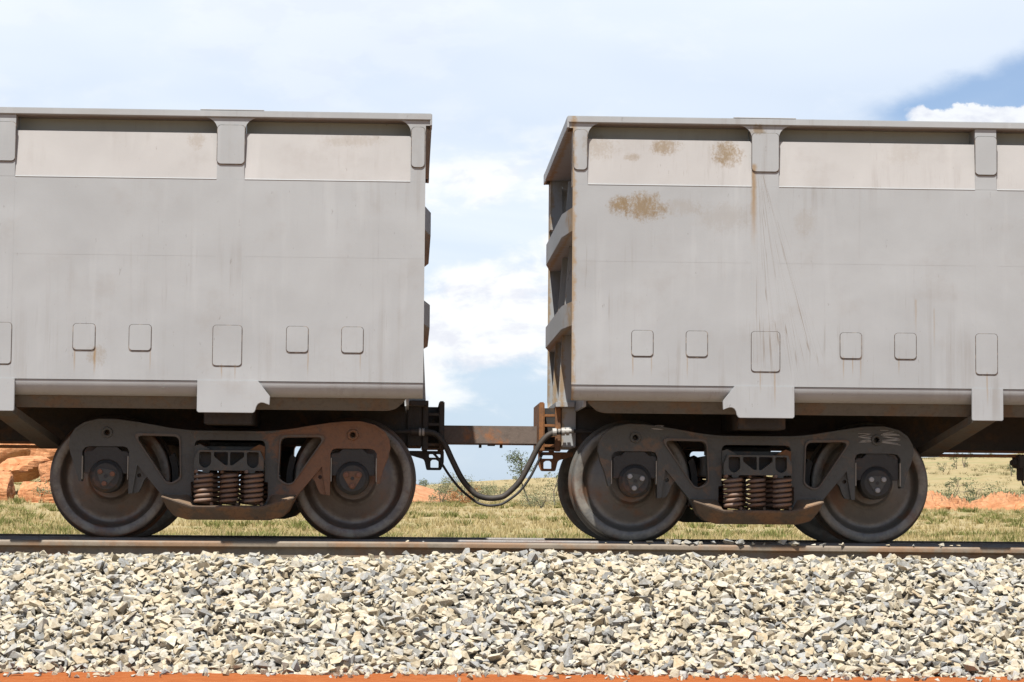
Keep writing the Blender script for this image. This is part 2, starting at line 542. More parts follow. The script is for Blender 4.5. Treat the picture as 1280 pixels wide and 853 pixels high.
SEAT = metal('spring_seat_lit_top', (0.13, 0.10, 0.075), (0.22, 0.125, 0.07), 0.5, 24, dust_or_lit_top=0.5)  # brown seat; paler upward faces paint in its sunlit top edge
SPRING = metal('spring_steel', (0.24, 0.165, 0.125), (0.29, 0.165, 0.10), 0.6, 12, rough=0.6)
BOLT_R = metal('bright_bolt', (0.42, 0.42, 0.42), (0.3, 0.25, 0.2), 0.2, 13, rough=0.45)
BOLT_L = metal('rusty_bolt', (0.24, 0.12, 0.08), (0.3, 0.14, 0.08), 0.5, 14)
BAR = metal('drawbar_steel', (0.20, 0.155, 0.125), (0.40, 0.17, 0.07), 0.40, 15, scale=4)
RAIL_RUN = metal('running_rail_steel', (0.19, 0.165, 0.145), (0.19, 0.12, 0.08), 0.4, 16, rough=0.5, spec=0.5, scale=3)
RAIL_OLD = metal('spare_rail_steel', (0.27, 0.215, 0.155), (0.28, 0.17, 0.095), 0.55, 17, rough=0.6, scale=3)
BRASS = metal('bright_fitting', (0.46, 0.44, 0.40), (0.34, 0.27, 0.2), 0.35, 18, rough=0.4, scale=20)


def rubber(name, c1, c2):
    c1, c2 = tuple(c * 0.66 for c in c1), tuple(c * 0.66 for c in c2)
    m, g_, b, tcn = new_mat(name)
    ob = tcn.outputs['Object']
    g_.l(g_.mix(g_.ramp(g_.noise(ob, 12, 5), 0.35, 0.7), c1, c2), b.inputs['Base Color'])
    b.inputs['Roughness'].default_value = 0.7
    return m


HOSE = rubber('dusty_rubber', (0.034, 0.028, 0.021), (0.060, 0.046, 0.033))
HOSE_THIN = rubber('black_rubber', (0.03, 0.03, 0.028), (0.055, 0.05, 0.045))


def stone_mat(name):
    m, g_, b, tcn = new_mat(name)
    at_ = g_.n('ShaderNodeAttribute')
    at_.attribute_name = 'col'
    geo = g_.n('ShaderNodeNewGeometry')
    n = g_.noise(geo.outputs['Position'], 45, 5, 0.7)
    n2 = g_.noise(geo.outputs['Position'], 14, 3, 0.6)
    col = g_.mix(g_.ramp(n, 0.3, 0.75), at_.outputs['Color'], (0.72, 0.66, 0.55, 1), 'MULTIPLY')
    col = g_.mix(g_.math('MULTIPLY', g_.ramp(n2, 0.56, 0.72), 0.35), col, (0.36, 0.26, 0.14))
    g_.l(col, b.inputs['Base Color'])
    b.inputs['Roughness'].default_value = 0.9
    b.inputs['Specular IOR Level'].default_value = 0.15
    bump(g_, b, g_.noise(geo.outputs['Position'], 130, 4, 0.7), 0.5, 0.006)
    return m


STONE = stone_mat('ballast_stone')


def bed_mat():
    m, g_, b, tcn = new_mat('ballast_fines')
    geo = g_.n('ShaderNodeNewGeometry')
    p = geo.outputs['Position']
    vor = g_.n('ShaderNodeTexVoronoi')
    g_.l(p, vor.inputs['Vector'])
    vor.inputs['Scale'].default_value = 17
    bw = g_.n('ShaderNodeRGBToBW')
    g_.l(vor.outputs['Color'], bw.inputs[0])
    col = g_.mix(bw.outputs[0], (0.15, 0.13, 0.10), (0.24, 0.21, 0.165))
    g_.l(col, b.inputs['Base Color'])
    b.inputs['Roughness'].default_value = 0.95
    bump(g_, b, vor.outputs['Distance'], 1.0, 0.05)
    return m


BED = bed_mat()


def terrain_mat():
    m, g_, b, tcn = new_mat('outback_ground')
    geo = g_.n('ShaderNodeNewGeometry')
    p = geo.outputs['Position']
    x, y, z = g_.xyz(p)
    n1 = g_.noise(p, 0.09, 6, 0.6, 0.5)
    n2 = g_.noise(p, 0.7, 6, 0.65)
    n3 = g_.noise(p, 9, 6, 0.7)
    red = g_.mix(g_.ramp(n3, 0.3, 0.75), (0.225, 0.060, 0.015), (0.275, 0.088, 0.026))
    red = g_.mix(g_.ramp(g_.noise(p, 60, 4, 0.7), 0.55, 0.75), red, (0.31, 0.14, 0.06))
    straw = g_.mix(g_.ramp(n2, 0.3, 0.7), (0.235, 0.18, 0.085), (0.275, 0.222, 0.122))
    straw = g_.mix(g_.math('MULTIPLY', g_.ramp(n1, 0.50, 0.66), 0.55), straw, (0.165, 0.17, 0.07))
    straw = g_.mix(g_.math('MULTIPLY', g_.ramp(g_.noise(p, 0.23, 6, 0.7), 0.60, 0.68), 0.6), straw, (0.26, 0.13, 0.06))
    f = g_.ramp(g_.math('ADD', y, g_.math('MULTIPLY', g_.math('SUBTRACT', n2, 0.5), 12)), 14, 30)
    f = g_.math('MAXIMUM', f, g_.ramp(y, -7.0, -11.0))
    g_.l(g_.mix(f, red, straw), b.inputs['Base Color'])
    b.inputs['Roughness'].default_value = 0.95
    b.inputs['Specular IOR Level'].default_value = 0.1
    bump(g_, b, n3, 0.6, 0.03)
    return m


def rock_mat(name, c1, c2, sc):
    c1, c2 = tuple(c * 0.74 for c in c1), tuple(c * 0.74 for c in c2)
    m, g_, b, tcn = new_mat(name)
    geo = g_.n('ShaderNodeNewGeometry')
    p = geo.outputs['Position']
    n1 = g_.noise(p, sc, 6, 0.65, 0.6)
    bands = g_.noise(g_.mapping(p, (0.5, 0.5, 3.5)), sc * 1.3, 5, 0.65)
    col = g_.mix(g_.ramp(n1, 0.3, 0.7), c1, c2)
    col = g_.mix(g_.math('MULTIPLY', g_.ramp(bands, 0.55, 0.7), 0.5), col, tuple(c * 0.55 for c in c1))
    g_.l(col, b.inputs['Base Color'])
    b.inputs['Roughness'].default_value = 0.95
    bump(g_, b, g_.math('ADD', bands, n1), 0.9, 0.15)
    return m


ROCK = rock_mat('red_rock', (0.42, 0.15, 0.05), (0.68, 0.33, 0.15), 1.3)
MOUND = rock_mat('orange_earth', (0.40, 0.16, 0.06), (0.52, 0.27, 0.13), 0.9)


def leaf_mat(name, c1, c2, trans=0.25):
    c1, c2 = tuple(c * 0.72 for c in c1), tuple(c * 0.72 for c in c2)
    m, g_, b, tcn = new_mat(name)
    geo = g_.n('ShaderNodeNewGeometry')
    rnd = geo.outputs['Random Per Island']
    g_.l(g_.mix(rnd, c1, c2), b.inputs['Base Color'])
    b.inputs['Roughness'].default_value = 0.8
    b.inputs['Specular IOR Level'].default_value = 0.15
    o = [n for n in m.node_tree.nodes if n.type == 'OUTPUT_MATERIAL'][0]
    tr = g_.n('ShaderNodeBsdfTranslucent')
    g_.l(g_.mix(rnd, c1, c2), tr.inputs[0])
    ms = g_.n('ShaderNodeMixShader')
    ms.inputs[0].default_value = trans
    g_.l(b.outputs[0], ms.inputs[1])
    g_.l(tr.outputs[0], ms.inputs[2])
    g_.l(ms.outputs[0], o.inputs[0])
    return m


STRAW = leaf_mat('dry_grass', (0.44, 0.34, 0.14), (0.64, 0.52, 0.28))
SPINIFEX = leaf_mat('green_spinifex', (0.16, 0.18, 0.045), (0.30, 0.29, 0.10))
SCRUB = leaf_mat('olive_scrub', (0.22, 0.20, 0.09), (0.46, 0.38, 0.20))
LEAF = leaf_mat('grey_green_leaf', (0.10, 0.13, 0.06), (0.22, 0.25, 0.14))
LEAF_PALE = leaf_mat('pale_olive_leaf', (0.20, 0.22, 0.11), (0.34, 0.34, 0.20))
LEAF_DRY = leaf_mat('orange_dry_leaf', (0.40, 0.19, 0.08), (0.55, 0.28, 0.12))
BARK = metal('bark', (0.16, 0.13, 0.10), (0.22, 0.16, 0.11), 0.4, 20)

# ------------------------------------------------------------------ terrain
TOP = -0.838


def sm(a, b, t):
    t = min(max((t - a) / (b - a), 0), 1)
    return t * t * (3 - 2 * t)


def terrain_h(x, y):
    z = TOP
    z += -0.14 * sm(4, 30, y)
    z += 1.35 * sm(70, 155, y)
    ridge = 3.6 + (0.064 * x if x > 0 else 0.02 * x)
    ridge = min(max(ridge, 1.5), 15)
    ridge += 0.35 * mnoise.noise(Vector((x * 0.035, 0.3, 0)))
    k = sm(150, 400, y)
    z += ridge * k
    z -= (ridge + 2) * 0.8 * sm(430, 900, y)
    if y > 40:
        z += 0.10 * sm(40, 90, y) * mnoise.noise(Vector((x * 0.12, y * 0.12, 0)))
        z += 0.5 * sm(170, 300, y) * mnoise.noise(Vector((x * 0.03, y * 0.03, 4)))
    z += 3.0 * math.exp(-((x + 33) / 9.5) ** 2 - ((y - 172) / 18) ** 2)
    return z


def grid(name, xs, ys, hf, mat):
    vs_ = [(x, y, hf(x, y)) for y in ys for x in xs]
    nx = len(xs)
    fs_ = [(j * nx + i, j * nx + i + 1, (j + 1) * nx + i + 1, (j + 1) * nx + i) for j in range(len(ys) - 1) for i in range(nx - 1)]
    me = bpy.data.meshes.new(name)
    me.from_pydata(vs_, [], fs_)
    for p in me.polygons:
        p.use_smooth = True
    return link(name, me, mat)


xs = sorted(set([-3000, -1500, -800, -400, -250] + [x for x in range(-150, 151, 3)] + [200, 300, 450, 800, 1500, 3000]))
ys = [-300, -120, -60, -30, -20, -12, -8, -6, -5, -4, -3, 0, 4, 8, 14, 20, 30, 40] + list(range(46, 240, 4)) + list(range(240, 460, 10)) + [480, 520, 600, 750, 900, 1300, 2000, 4000]
ground = grid('ground', xs, ys, terrain_h, terrain_mat())
tag(ground, 'red dirt and straw coloured plain rising to a low ridge', 'ground', kind='structure')

# ------------------------------------------------------------------ ballast bed and stones
def bed_profile(x):
    w = 0.018 * mnoise.noise(Vector((x * 0.9, 0, 0))) + 0.028 * math.exp(-((x - 1.3) / 0.8) ** 2) - 0.012 * math.exp(-((x + 1.9) / 1.2) ** 2)
    e = 0.05 * mnoise.noise(Vector((x * 1.1, 7, 0)))
    return [(4.0, TOP - 0.05), (2.2, -0.21), (0.95, -0.19), (-0.95, -0.19), (-1.18, -0.19), (-1.24, -0.132 + w), (-2.05 + e, -0.180 + w),
            (-2.97 + e, -0.53), (-3.70 + e + 0.22 * mnoise.noise(Vector((x * 0.8, 21, 0))) + 0.12 * mnoise.noise(Vector((x * 2.7, 23, 0))), TOP - 0.02)]


bx = [-60, -30, -15] + [-8 + 0.25 * i for i in range(73)] + [20, 35, 60]
bv, bf = [], []
for i, x in enumerate(bx):
    for y, z in bed_profile(x):
        bv.append((x, y, z - 0.040))
npf = 9
for i in range(len(bx) - 1):
    for j in range(npf - 1):
        a = i * npf + j
        bf.append((a, a + npf, a + npf + 1, a + 1))
bme = bpy.data.meshes.new('ballast_bed')
bme.from_pydata(bv, [], bf)
bed = link('ballast_bed', bme, BED)
tag(bed, 'sloping shoulder of pale crushed stone ballast under the rails', 'ballast', kind='structure')


def bed_point(x, t):
    """t = metres measured down the visible face of the shoulder from the spare rail"""
    pr = bed_profile(x)[5:]
    for (y0, z0), (y1, z1) in zip(pr[:-1], pr[1:]):
        L = math.hypot(y1 - y0, z1 - z0)
        if t <= L:
            s = t / L
            return (y0 + (y1 - y0) * s, z0 + (z1 - z0) * s), ((z1 - z0) / L, -(y1 - y0) / L)
        t -= L
    return None, None


PALETTE_ = [((0.60, 0.52, 0.38), 30), ((0.66, 0.595, 0.465), 34), ((0.68, 0.645, 0.55), 28), ((0.52, 0.51, 0.475), 18), ((0.43, 0.435, 0.425), 9), ((0.55, 0.45, 0.31), 8), ((0.58, 0.38, 0.25), 1), ((0.32, 0.32, 0.305), 2)]
pal = [tuple(q * 0.635 for q in c) for c, w in PALETTE_ for _ in range(w)]


def stone_variant(i):
    rs = random.Random(100 + i)
    bm = bmesh.new()
    sx, sy, sz = 1.0, rs.uniform(0.55, 0.9), rs.uniform(0.38, 0.72)
    for _ in range(rs.randint(7, 11)):
        v = Vector((rs.gauss(0, 1), rs.gauss(0, 1), rs.gauss(0, 1))).normalized()
        k = rs.uniform(0.82, 1.0) / max(abs(v.x), abs(v.y), abs(v.z)) ** 0.55
        bm.verts.new((v.x * k * sx * 0.5, v.y * k * sy * 0.5, v.z * k * sz * 0.5))
    res = bmesh.ops.convex_hull(bm, input=bm.verts)
    bmesh.ops.delete(bm, geom=list({e for e in res['geom_interior'] if isinstance(e, bmesh.types.BMVert)} | {e for e in res['geom_unused'] if isinstance(e, bmesh.types.BMVert)}), context='VERTS')
    bmesh.ops.triangulate(bm, faces=bm.faces)
    bmesh.ops.recalc_face_normals(bm, faces=bm.faces)
    me = bpy.data.meshes.new('stone')
    bm.to_mesh(me)
    bm.free()
    c = rs.choice(pal)
    k = rs.uniform(0.86, 1.10)
    at_ = me.attributes.new('col', 'FLOAT_COLOR', 'POINT')
    at_.data.foreach_set('color', np.tile([c[0] * k, c[1] * k, c[2] * k, 1.0], len(me.vertices)).astype(np.float32))
    me.materials.append(STONE)
    return me


NV = 90
variants = [stone_variant(i) for i in range(NV)]
vdata = []
for me in variants:
    a = np.zeros(len(me.vertices) * 3)
    me.vertices.foreach_get('co', a)
    f = np.zeros(len(me.polygons) * 3, dtype=np.int64)
    me.polygons.foreach_get('vertices', f)
    c = np.zeros(len(me.vertices) * 4)
    me.attributes['col'].data.foreach_get('color', c)
    vdata.append((a.reshape(-1, 3), f.reshape(-1, 3), c.reshape(-1, 4)))


def rot_mat():
    q = rng.normal(size=4)
    q /= np.linalg.norm(q)
    w, x, y, z = q
    return np.array([[1 - 2 * (y * y + z * z), 2 * (x * y - w * z), 2 * (x * z + w * y)],
                     [2 * (x * y + w * z), 1 - 2 * (x * x + z * z), 2 * (y * z - w * x)],
                     [2 * (x * z - w * y), 2 * (y * z + w * x), 1 - 2 * (x * x + y * y)]])


def lie_mat(nrm):
    """a stone resting with its flat side on a face with normal (ny, nz)"""
    n_ = Vector((random.gauss(0, 0.26), nrm[0] + random.gauss(0, 0.26), nrm[1])).normalized()
    if random.random() < 0.12:
        return rot_mat()
    m = Matrix.Rotation(random.uniform(0, 6.283), 3, 'Z')
    q = Vector((0, 0, 1)).rotation_difference(n_).to_matrix()
    if random.random() < 0.5:
        m = m @ Matrix.Rotation(math.pi, 3, 'X')
    return np.array(q @ m)


placed = []          # (x, y, z, size, variant, rotation)
step = 0.050
tmax = 2.75
for lay in range(2):
    nx_ = int(13.6 / step)
    nt_ = int(tmax / step)
    for i in range(nx_):
        for j in range(nt_):
            x = -5.6 + (i + random.random()) * step
            t = (j + random.random()) * step
            pt, nrm = bed_point(x, t)
            if pt is None:
                continue
            s = min(max(random.lognormvariate(math.log(0.086), 0.27), 0.038), 0.14)
            off = (random.uniform(-0.036, -0.002) if lay == 0 else random.uniform(-0.008, 0.024))
            if lay == 1 and random.random() < 0.50:
                continue
            off += 0.010 * mnoise.noise(Vector((x * 5, t * 5, 3)))
            placed.append((x, pt[0] + nrm[0] * off, pt[1] + nrm[1] * off, s, random.randrange(NV), lie_mat(nrm), lay))
# toe of the shoulder: stones spilled on the dirt
for _ in range(420):
    x = random.uniform(-5.0, 7.0)
    y = -3.66 - abs(random.gauss(0, 0.22)) + 0.05 * mnoise.noise(Vector((x * 1.1, 7, 0)))
    s = min(max(random.lognormvariate(math.log(0.05), 0.3), 0.025), 0.09)
    placed.append((x, y, TOP + s * 0.22, s, random.randrange(NV), rot_mat(), 2))


def merged(name, items, parent):
    V, F, K = [], [], []
    off = 0
    for (x, y, z, s, vi, rm, lay) in items:
        a, f, c = vdata[vi]
        V.append(a @ rm.T * s + (x, y, z))
        F.append(f + off)
        K.append(c)
        off += len(a)
    V = np.concatenate(V)
    F = np.concatenate(F)
    K = np.concatenate(K)
    me = bpy.data.meshes.new(name)
    me.vertices.add(len(V))
    me.vertices.foreach_set('co', V.ravel())
    me.loops.add(F.size)
    me.loops.foreach_set('vertex_index', F.ravel().astype(np.int32))
    me.polygons.add(len(F))
    me.polygons.foreach_set('loop_start', np.arange(0, F.size, 3, dtype=np.int32))
    me.polygons.foreach_set('loop_total', np.full(len(F), 3, dtype=np.int32))
    me.update(calc_edges=True)
    me.polygons.foreach_set('use_smooth', np.zeros(len(F), dtype=bool))
    at_ = me.attributes.new('col', 'FLOAT_COLOR', 'POINT')
    at_.data.foreach_set('color', K.ravel().astype(np.float32))
    return link(name, me, STONE, parent)


def stone_obj(name, it, parent=None):
    x, y, z, s, vi, rm, lay = it
    o = bpy.data.objects.new(name, variants[vi])
    C.objects.link(o)
    m4 = Matrix([list(r_) + [0] for r_ in rm] + [[0, 0, 0, 1]]).to_4x4()
    o.matrix_basis = Matrix.Translation((x, y, z)) @ m4 @ Matrix.Scale(s, 4)
    if parent:
        o.parent = parent
    return o


# the 300 that show largest stay single stones, the rest is one mass
score = [(it[3] * (1 if it[6] == 1 else 0.2), k) for k, it in enumerate(placed) if -2.6 < it[0] < 4.2 and it[1] < -1.6]
score.sort(reverse=True)
big = {k for _, k in score[:300]}
for k in big:
    stone_obj('stone', placed[k], bed)
tag(merged('crushed_stone', [it for k, it in enumerate(placed) if k not in big], bed), kind='stuff')

# ------------------------------------------------------------------ rails
def rail_profile(cy, top, s=1.0):
    h = [(0.0, 0.0), (0.026, -0.0008), (0.034, -0.007), (0.037, -0.016), (0.0375, -0.040), (0.033, -0.046), (0.012, -0.056), (0.0092, -0.075),
         (0.0095, -0.135), (0.016, -0.152), (0.040, -0.163), (0.074, -0.172), (0.076, -0.184)]
    pts = [(cy + a, top + b) for a, b in h] + [(cy - a, top + b) for a, b in reversed(h) if a > 0]
    return pts


def rail(name, cy, top, mat, x0=-60, x1=60, bend=None):
    mb = MB()
    prof = rail_profile(cy, top)
    n = len(prof)
    xs_ = [x0, -20, -10, -6, -4, -2, 0, 2, 4, 6, 8, 12, 20, x1]
    for x in xs_:
        dy = bend(x) if bend else (0, 0)
        mb.v += [(x, a + dy[0], b + dy[1]) for a, b in prof]
    for i in range(len(xs_) - 1):
        for k in range(n):
            k2 = (k + 1) % n
            mb.f.append((i * n + k, i * n + k2, (i + 1) * n + k2, (i + 1) * n + k))
    mb.f.append(tuple(range(n)))
    mb.f.append(tuple((len(xs_) - 1) * n + k for k in range(n))[::-1])
    return mb.build(name, mat, smooth=35)


rn = rail('running_rail', -0.755, 0.0, RAIL_RUN)
tag(rn, 'polished steel rail that the near wheels stand on', 'rail')
rf = rail('running_rail', 0.755, 0.0, RAIL_RUN)
tag(rf, 'dark far rail seen as a thin line behind the near wheels', 'rail')
rs_ = rail('spare_rail', -1.12, -0.022, RAIL_OLD, bend=lambda x: (0.0, 0.008 * math.exp(-((x - 0.6) / 2.0) ** 2)))
tag(rs_, 'brown rusty rail lying in front of the wheels along the ballast edge', 'rail')

# stones thrown on the rails
rk = random.Random(5)
loose = []
for k in range(35):
    px = rk.choice([rk.uniform(1.62, 2.2), rk.uniform(2.05, 3.0), rk.uniform(2.05, 3.0), rk.uniform(2.9, 4.3)])
    s = rk.uniform(0.05, 0.115) if px < 3.0 else rk.uniform(0.03, 0.07)
    y = -1.12 + rk.uniform(-0.03, 0.005)
    loose.append((px, y, -0.022 + s * 0.24, s))
for x, s in ((-0.02, 0.03), (0.10, 0.022), (1.42, 0.022), (1.50, 0.03)):
    loose.append((x, -1.11, -0.018 + s * 0.22, s))
loose.sort()
for k, (x, y, z, s) in enumerate(loose):
    o = stone_obj('loose_stone', (x, y, z, s, rk.randrange(NV), np.eye(3) @ np.array([[math.cos(x * 9), -math.sin(x * 9), 0], [math.sin(x * 9), math.cos(x * 9), 0], [0, 0, 1]]), 1))
    tag(o, ORD[k] + ' stone from the left of those lying on the brown spare rail', 'stone', 'stones lying on the spare rail')
for k, (x, y, s) in enumerate(((-2.95, -3.99, 0.05), (-2.48, -4.0, 0.10), (-2.34, -4.06, 0.06), (-1.98, -3.96, 0.06), (-1.74, -4.03, 0.05), (-0.1, -4.02, 0.05), (0.86, -4.06, 0.06), (1.02, -4.0, 0.05), (1.9, -4.04, 0.055), (2.6, -3.98, 0.06), (3.4, -4.03, 0.05))):
    o = stone_obj('loose_stone', (x, y, TOP + s * 0.16, s, rk.randrange(NV), np.array([[1, 0, 0], [0, 1, 0], [0, 0, 0.7]]), 1))
    tag(o, ORD[k] + ' loose stone from the left on the red dirt below the ballast', 'stone', 'stones strewn on the red dirt')

# ------------------------------------------------------------------ ore wagons
YS = 1.575            # half width over the side plates
ZB, ZM, ZT = 1.175, 2.685, 3.150
LEN = 6.4


def wagon(x0, s, pm, label, weld, striker_mat, boxm):
    """u runs from the end of the body inwards along the wagon, s = -1 when that is to the left"""
    root = empty('ore_wagon', (x0, 0, 0))
    tag(root, label, 'wagon', 'ore wagons of the train')
    X = lambda u: s * u

    def at(u, z, y):
        return (s * u, y, z)

    def pr(loops, y0, y1, name, mat, bevel=0.0):
        mb = MB()
        mb.prism(loops, y0, y1, at=at)
        return mb.build(name, mat, root, bevel=bevel)

    posts = [(0.0, 0.112, 'corner'), (1.355, 1.560, 'flare'), (3.058, 3.222, 'plain'), (4.70, 4.905, 'flare'), (6.288, 6.4, 'plain')]
    for sy in (-1, 1):
        yo = sy * YS
        yi = sy * (YS - 0.018)
        # lower side: three courses of plate, each a hair proud of the next
        for z0, z1, k in ((ZB, 1.588, 0.0), (1.588, 2.105, 0.0004), (2.105, ZM, 0.0)):
            MB().box(X(0), X(LEN), yo - sy * k, yi, z0, z1).build('side_plate', pm, root)
        for (a, b, kind) in posts:
            # post face above the plates, with its curved gussets into the rim
            top = ZT
            r_ = 0.098
            if kind == 'flare':
                out_ = [(a, ZM), (b, ZM), (b, top - r_)] + [(b + r_ - r_ * math.cos(R(t)), top - r_ + r_ * math.sin(R(t))) for t in range(10, 91, 10)] + \
                       [(a - r_ + r_ * math.cos(R(t)), top - r_ + r_ * math.sin(R(t))) for t in range(90, 9, -10)] + [(a, top - r_)]
            elif kind == 'corner':
                out_ = [(a, ZM), (b, ZM), (b, top - r_)] + [(b + r_ - r_ * math.cos(R(t)), top - r_ + r_ * math.sin(R(t))) for t in range(10, 91, 10)] + [(a - 0.044, top), (a - 0.044, 3.112), (a, 3.112)]
            else:
                out_ = [(a, ZM), (b, ZM), (b, top), (a, top)]
            mb = MB()
            mb.prism([out_], yo - sy * 0.0015, sy * (YS - 0.014), at=at)
            mb.build('post_gusset', pm, root, bevel=0.002, seg=1)
            # the post's web and flange behind, running up inside the recess
            MB().box(X(a + 0.004), X(b - 0.004), sy * (YS - 0.0145), sy * (YS - 0.210), ZM + 0.002, ZT).build('post', pm, root)
            # weld strip where the post carries on down the plate
            if kind != 'corner':
                MB().box(X(a), X(b), yo + sy * 0.0008, yo - sy * 0.004, ZB + 0.002, ZM - 0.012).build('post_strip', pm, root)
            # doubler plate
            if kind == 'corner':
                p0, p1, z0, z1 = 0.008, 0.106, 2.795, 3.098
            else:
                p0, p1, z0, z1 = a + 0.001, b - 0.001, 2.80, 3.092
            o = pr([rrect(p0, p1, z0, z1, 0.028)], yo + sy * 0.008, yo - sy * 0.002, 'doubler_plate', pm, 0.002)
            mb = MB()
            mb.prism([rrect(p0 - 0.004, p1 + 0.004, z0 - 0.004, z1 + 0.003, 0.030)], yo + sy * 0.004, yo - sy * 0.002, at=at)
            mb.build('weld_bead', weld, o)
        # recessed upper panels, leaning inwards; top slot deepened to darken the band under the rim
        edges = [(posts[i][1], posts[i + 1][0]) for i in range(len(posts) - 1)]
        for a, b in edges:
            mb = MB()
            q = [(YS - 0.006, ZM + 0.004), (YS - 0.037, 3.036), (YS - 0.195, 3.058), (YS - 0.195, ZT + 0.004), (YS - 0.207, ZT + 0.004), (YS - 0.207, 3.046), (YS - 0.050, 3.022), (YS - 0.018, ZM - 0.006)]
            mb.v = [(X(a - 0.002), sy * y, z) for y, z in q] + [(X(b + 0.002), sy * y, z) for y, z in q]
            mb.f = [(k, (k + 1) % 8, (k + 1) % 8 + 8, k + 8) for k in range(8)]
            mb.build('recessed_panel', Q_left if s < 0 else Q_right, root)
            MB().box(X(a), X(b), sy * (YS + 0.0025), sy * (YS - 0.012), ZM - 0.004, ZM + 0.005).build('ledge', pm, root, bevel=0.003, seg=1)
        # top rim
        MB().box(X(-0.044), X(LEN), sy * (YS + 0.014), sy * (YS - 0.22), ZT + 0.0015, 3.203).build('top_rim', pm, root, bevel=0.006)
        MB().box(X(1.215), X(1.69), sy * (YS + 0.010), sy * (YS - 0.15), 3.2035, 3.212).build('rim_cap', pm, root, bevel=0.002, seg=1)
        # small repair plates low on the side
        for a, b, z0, z1 in ((0.452, 0.610, 1.394, 1.586), (0.862, 1.020, 1.394, 1.586), (1.354, 1.566, 1.287, 1.588), (2.026, 2.186, 1.394, 1.586),
                             (2.440, 2.600, 1.394, 1.588), (3.056, 3.218, 1.284, 1.590), (3.70, 3.86, 1.394, 1.586), (4.2, 4.36, 1.394, 1.586)):
            o = pr([rrect(a, b, z0, z1, 0.024)], yo + sy * 0.006, yo - sy * 0.002, 'patch_plate', pm, 0.002)
            mb = MB()
            mb.prism([rrect(a - 0.0045, b + 0.0045, z0 - 0.007, z1 + 0.003, 0.027)], yo + sy * 0.003, yo - sy * 0.002, at=at)
            mb.build('weld_bead', weld, o)
        # brackets hanging from the side over the bogie
        for c in (1.458, 4.80):
            k = c - 1.458
            bp = [(1.677, ZB + 0.003), (1.677, 0.948), (1.666, 0.937), (1.262, 0.937), (1.250, 0.945), (1.242, 0.962)] + \
                 [(1.236, 0.985), (1.224, 1.004), (1.205, 1.014), (1.185, 1.013), (1.165, 1.006), (1.140, 0.996), (1.137, 1.062), (1.229, ZB + 0.003)]
            pr([[(a + k, z) for a, z in bp]], yo + sy * 0.010, yo - sy * 0.012, 'side_bracket', pm, 0.003)
        pr([fillet([(3.022, ZB + 0.003), (3.260, ZB + 0.003), (3.260, 0.934), (3.022, 0.934)], [0, 0, 0.015, 0.015])], yo + sy * 0.010, yo - sy * 0.012, 'side_bracket', pm, 0.003)
        # rolled bottom edge of the body and the sheet below it
        mb = MB()
        rb = 0.105
        prof = [(YS - 0.006 - rb + rb * math.cos(R(a)), ZB - 0.004 - rb * math.sin(R(a)) * 1.05) for a in range(0, 91, 9)]
        prof_i = [(y - 0.012, z + 0.006) for y, z in reversed(prof)]
        pl = prof + prof_i
        n = len(pl)
        mb.v = [(X(0.002), sy * y, z) for y, z in pl] + [(X(LEN), sy * y, z) for y, z in pl]
        mb.f = [(k, (k + 1) % n, (k + 1) % n + n, k + n) for k in range(n)]
        mb.build('rolled_sill', pm, root, smooth=40)
        sp = fillet([(0.115, 1.075), (0.145, 1.035), (0.20, 0.985), (0.26, 0.970), (LEN, 0.970), (LEN, 1.075)], [0, 0.03, 0.03, 0.02, 0, 0])
        mb = MB()
        mb.prism([sp], 0.0, 0.014, at=lambda u, z, t: (s * u, sy * (YS - 0.165 + t + (z - 1.0) * 0.5), z))
        mb.build('lower_sheet', SHEET, root)
        # diagonal struts from the plain bracket in to the centre sill
        mb = MB()
        q = [(3.07, -YS + 0.02, 0.945), (3.23, -YS + 0.02, 0.945), (2.97, -0.62, 0.68), (2.80, -0.62, 0.68)]
        mb.v = [(X(a), -sy * y, z) for a, y, z in q] + [(X(a), -sy * y, z + 0.06) for a, y, z in q]
        mb.f = [(0, 1, 2, 3), (7, 6, 5, 4), (0, 4, 5, 1), (1, 5, 6, 2), (2, 6, 7, 3), (3, 7, 4, 0)]
        mb.build('strut', SHEET, root)
        # bolster arm over the bogie
        MB().box(X(1.28), X(1.64), sy * 0.42, sy * (YS - 0.18), 0.86, 1.05).build('body_bolster', UNDER, root, bevel=0.006)
    # floor and centre sill
    MB().box(X(0.14), X(LEN), -(YS - 0.13), YS - 0.13, 1.052, 1.07).build('floor', UNDER, root)
    MB().box(X(0.10), X(LEN), -0.40, 0.40, 0.742, 1.051).build('centre_sill', UNDER, root, bevel=0.006)
    # end wall, leaning a little, with the two bent ribs
    mb = MB()
    def lean(z):
        return 0.105 + 0.095 * (z - 1.02) / (ZT - 1.02)
    for z0, z1, hw in ((ZM + 0.001, ZT, YS - 0.215), (ZB, ZM, YS - 0.02), (1.02, ZB - 0.001, YS - 0.20)):
        mb = MB()
        q = [(lean(z1), z1), (lean(z1) + 0.02, z1), (lean(z0) + 0.02, z0), (lean(z0), z0)]
        mb.v = [(X(a), -hw, z) for a, z in q] + [(X(a), hw, z) for a, z in q]
        mb.f = [(0, 1, 2, 3), (7, 6, 5, 4), (0, 4, 5, 1), (1, 5, 6, 2), (2, 6, 7, 3), (3, 7, 4, 0)]
        mb.build('end_sheet', pm, root)
    for zc in (2.43, 1.715):
        plan = [(-YS + 0.02, 0.012), (-1.05, -0.048), (1.05, -0.048), (YS - 0.02, 0.012), (YS - 0.02, 0.185), (-YS + 0.02, 0.185)]
        mb = MB()
        mb.prism([plan], zc - 0.092, zc + 0.092, at=lambda y, u, z: (s * u, y, z))
        mb.build('end_rib', pm, root, bevel=0.004)
    MB().box(X(-0.044), X(0.22), -YS + 0.221, YS - 0.221, 3.118, 3.2025).build('end_rim', pm, root, bevel=0.005)
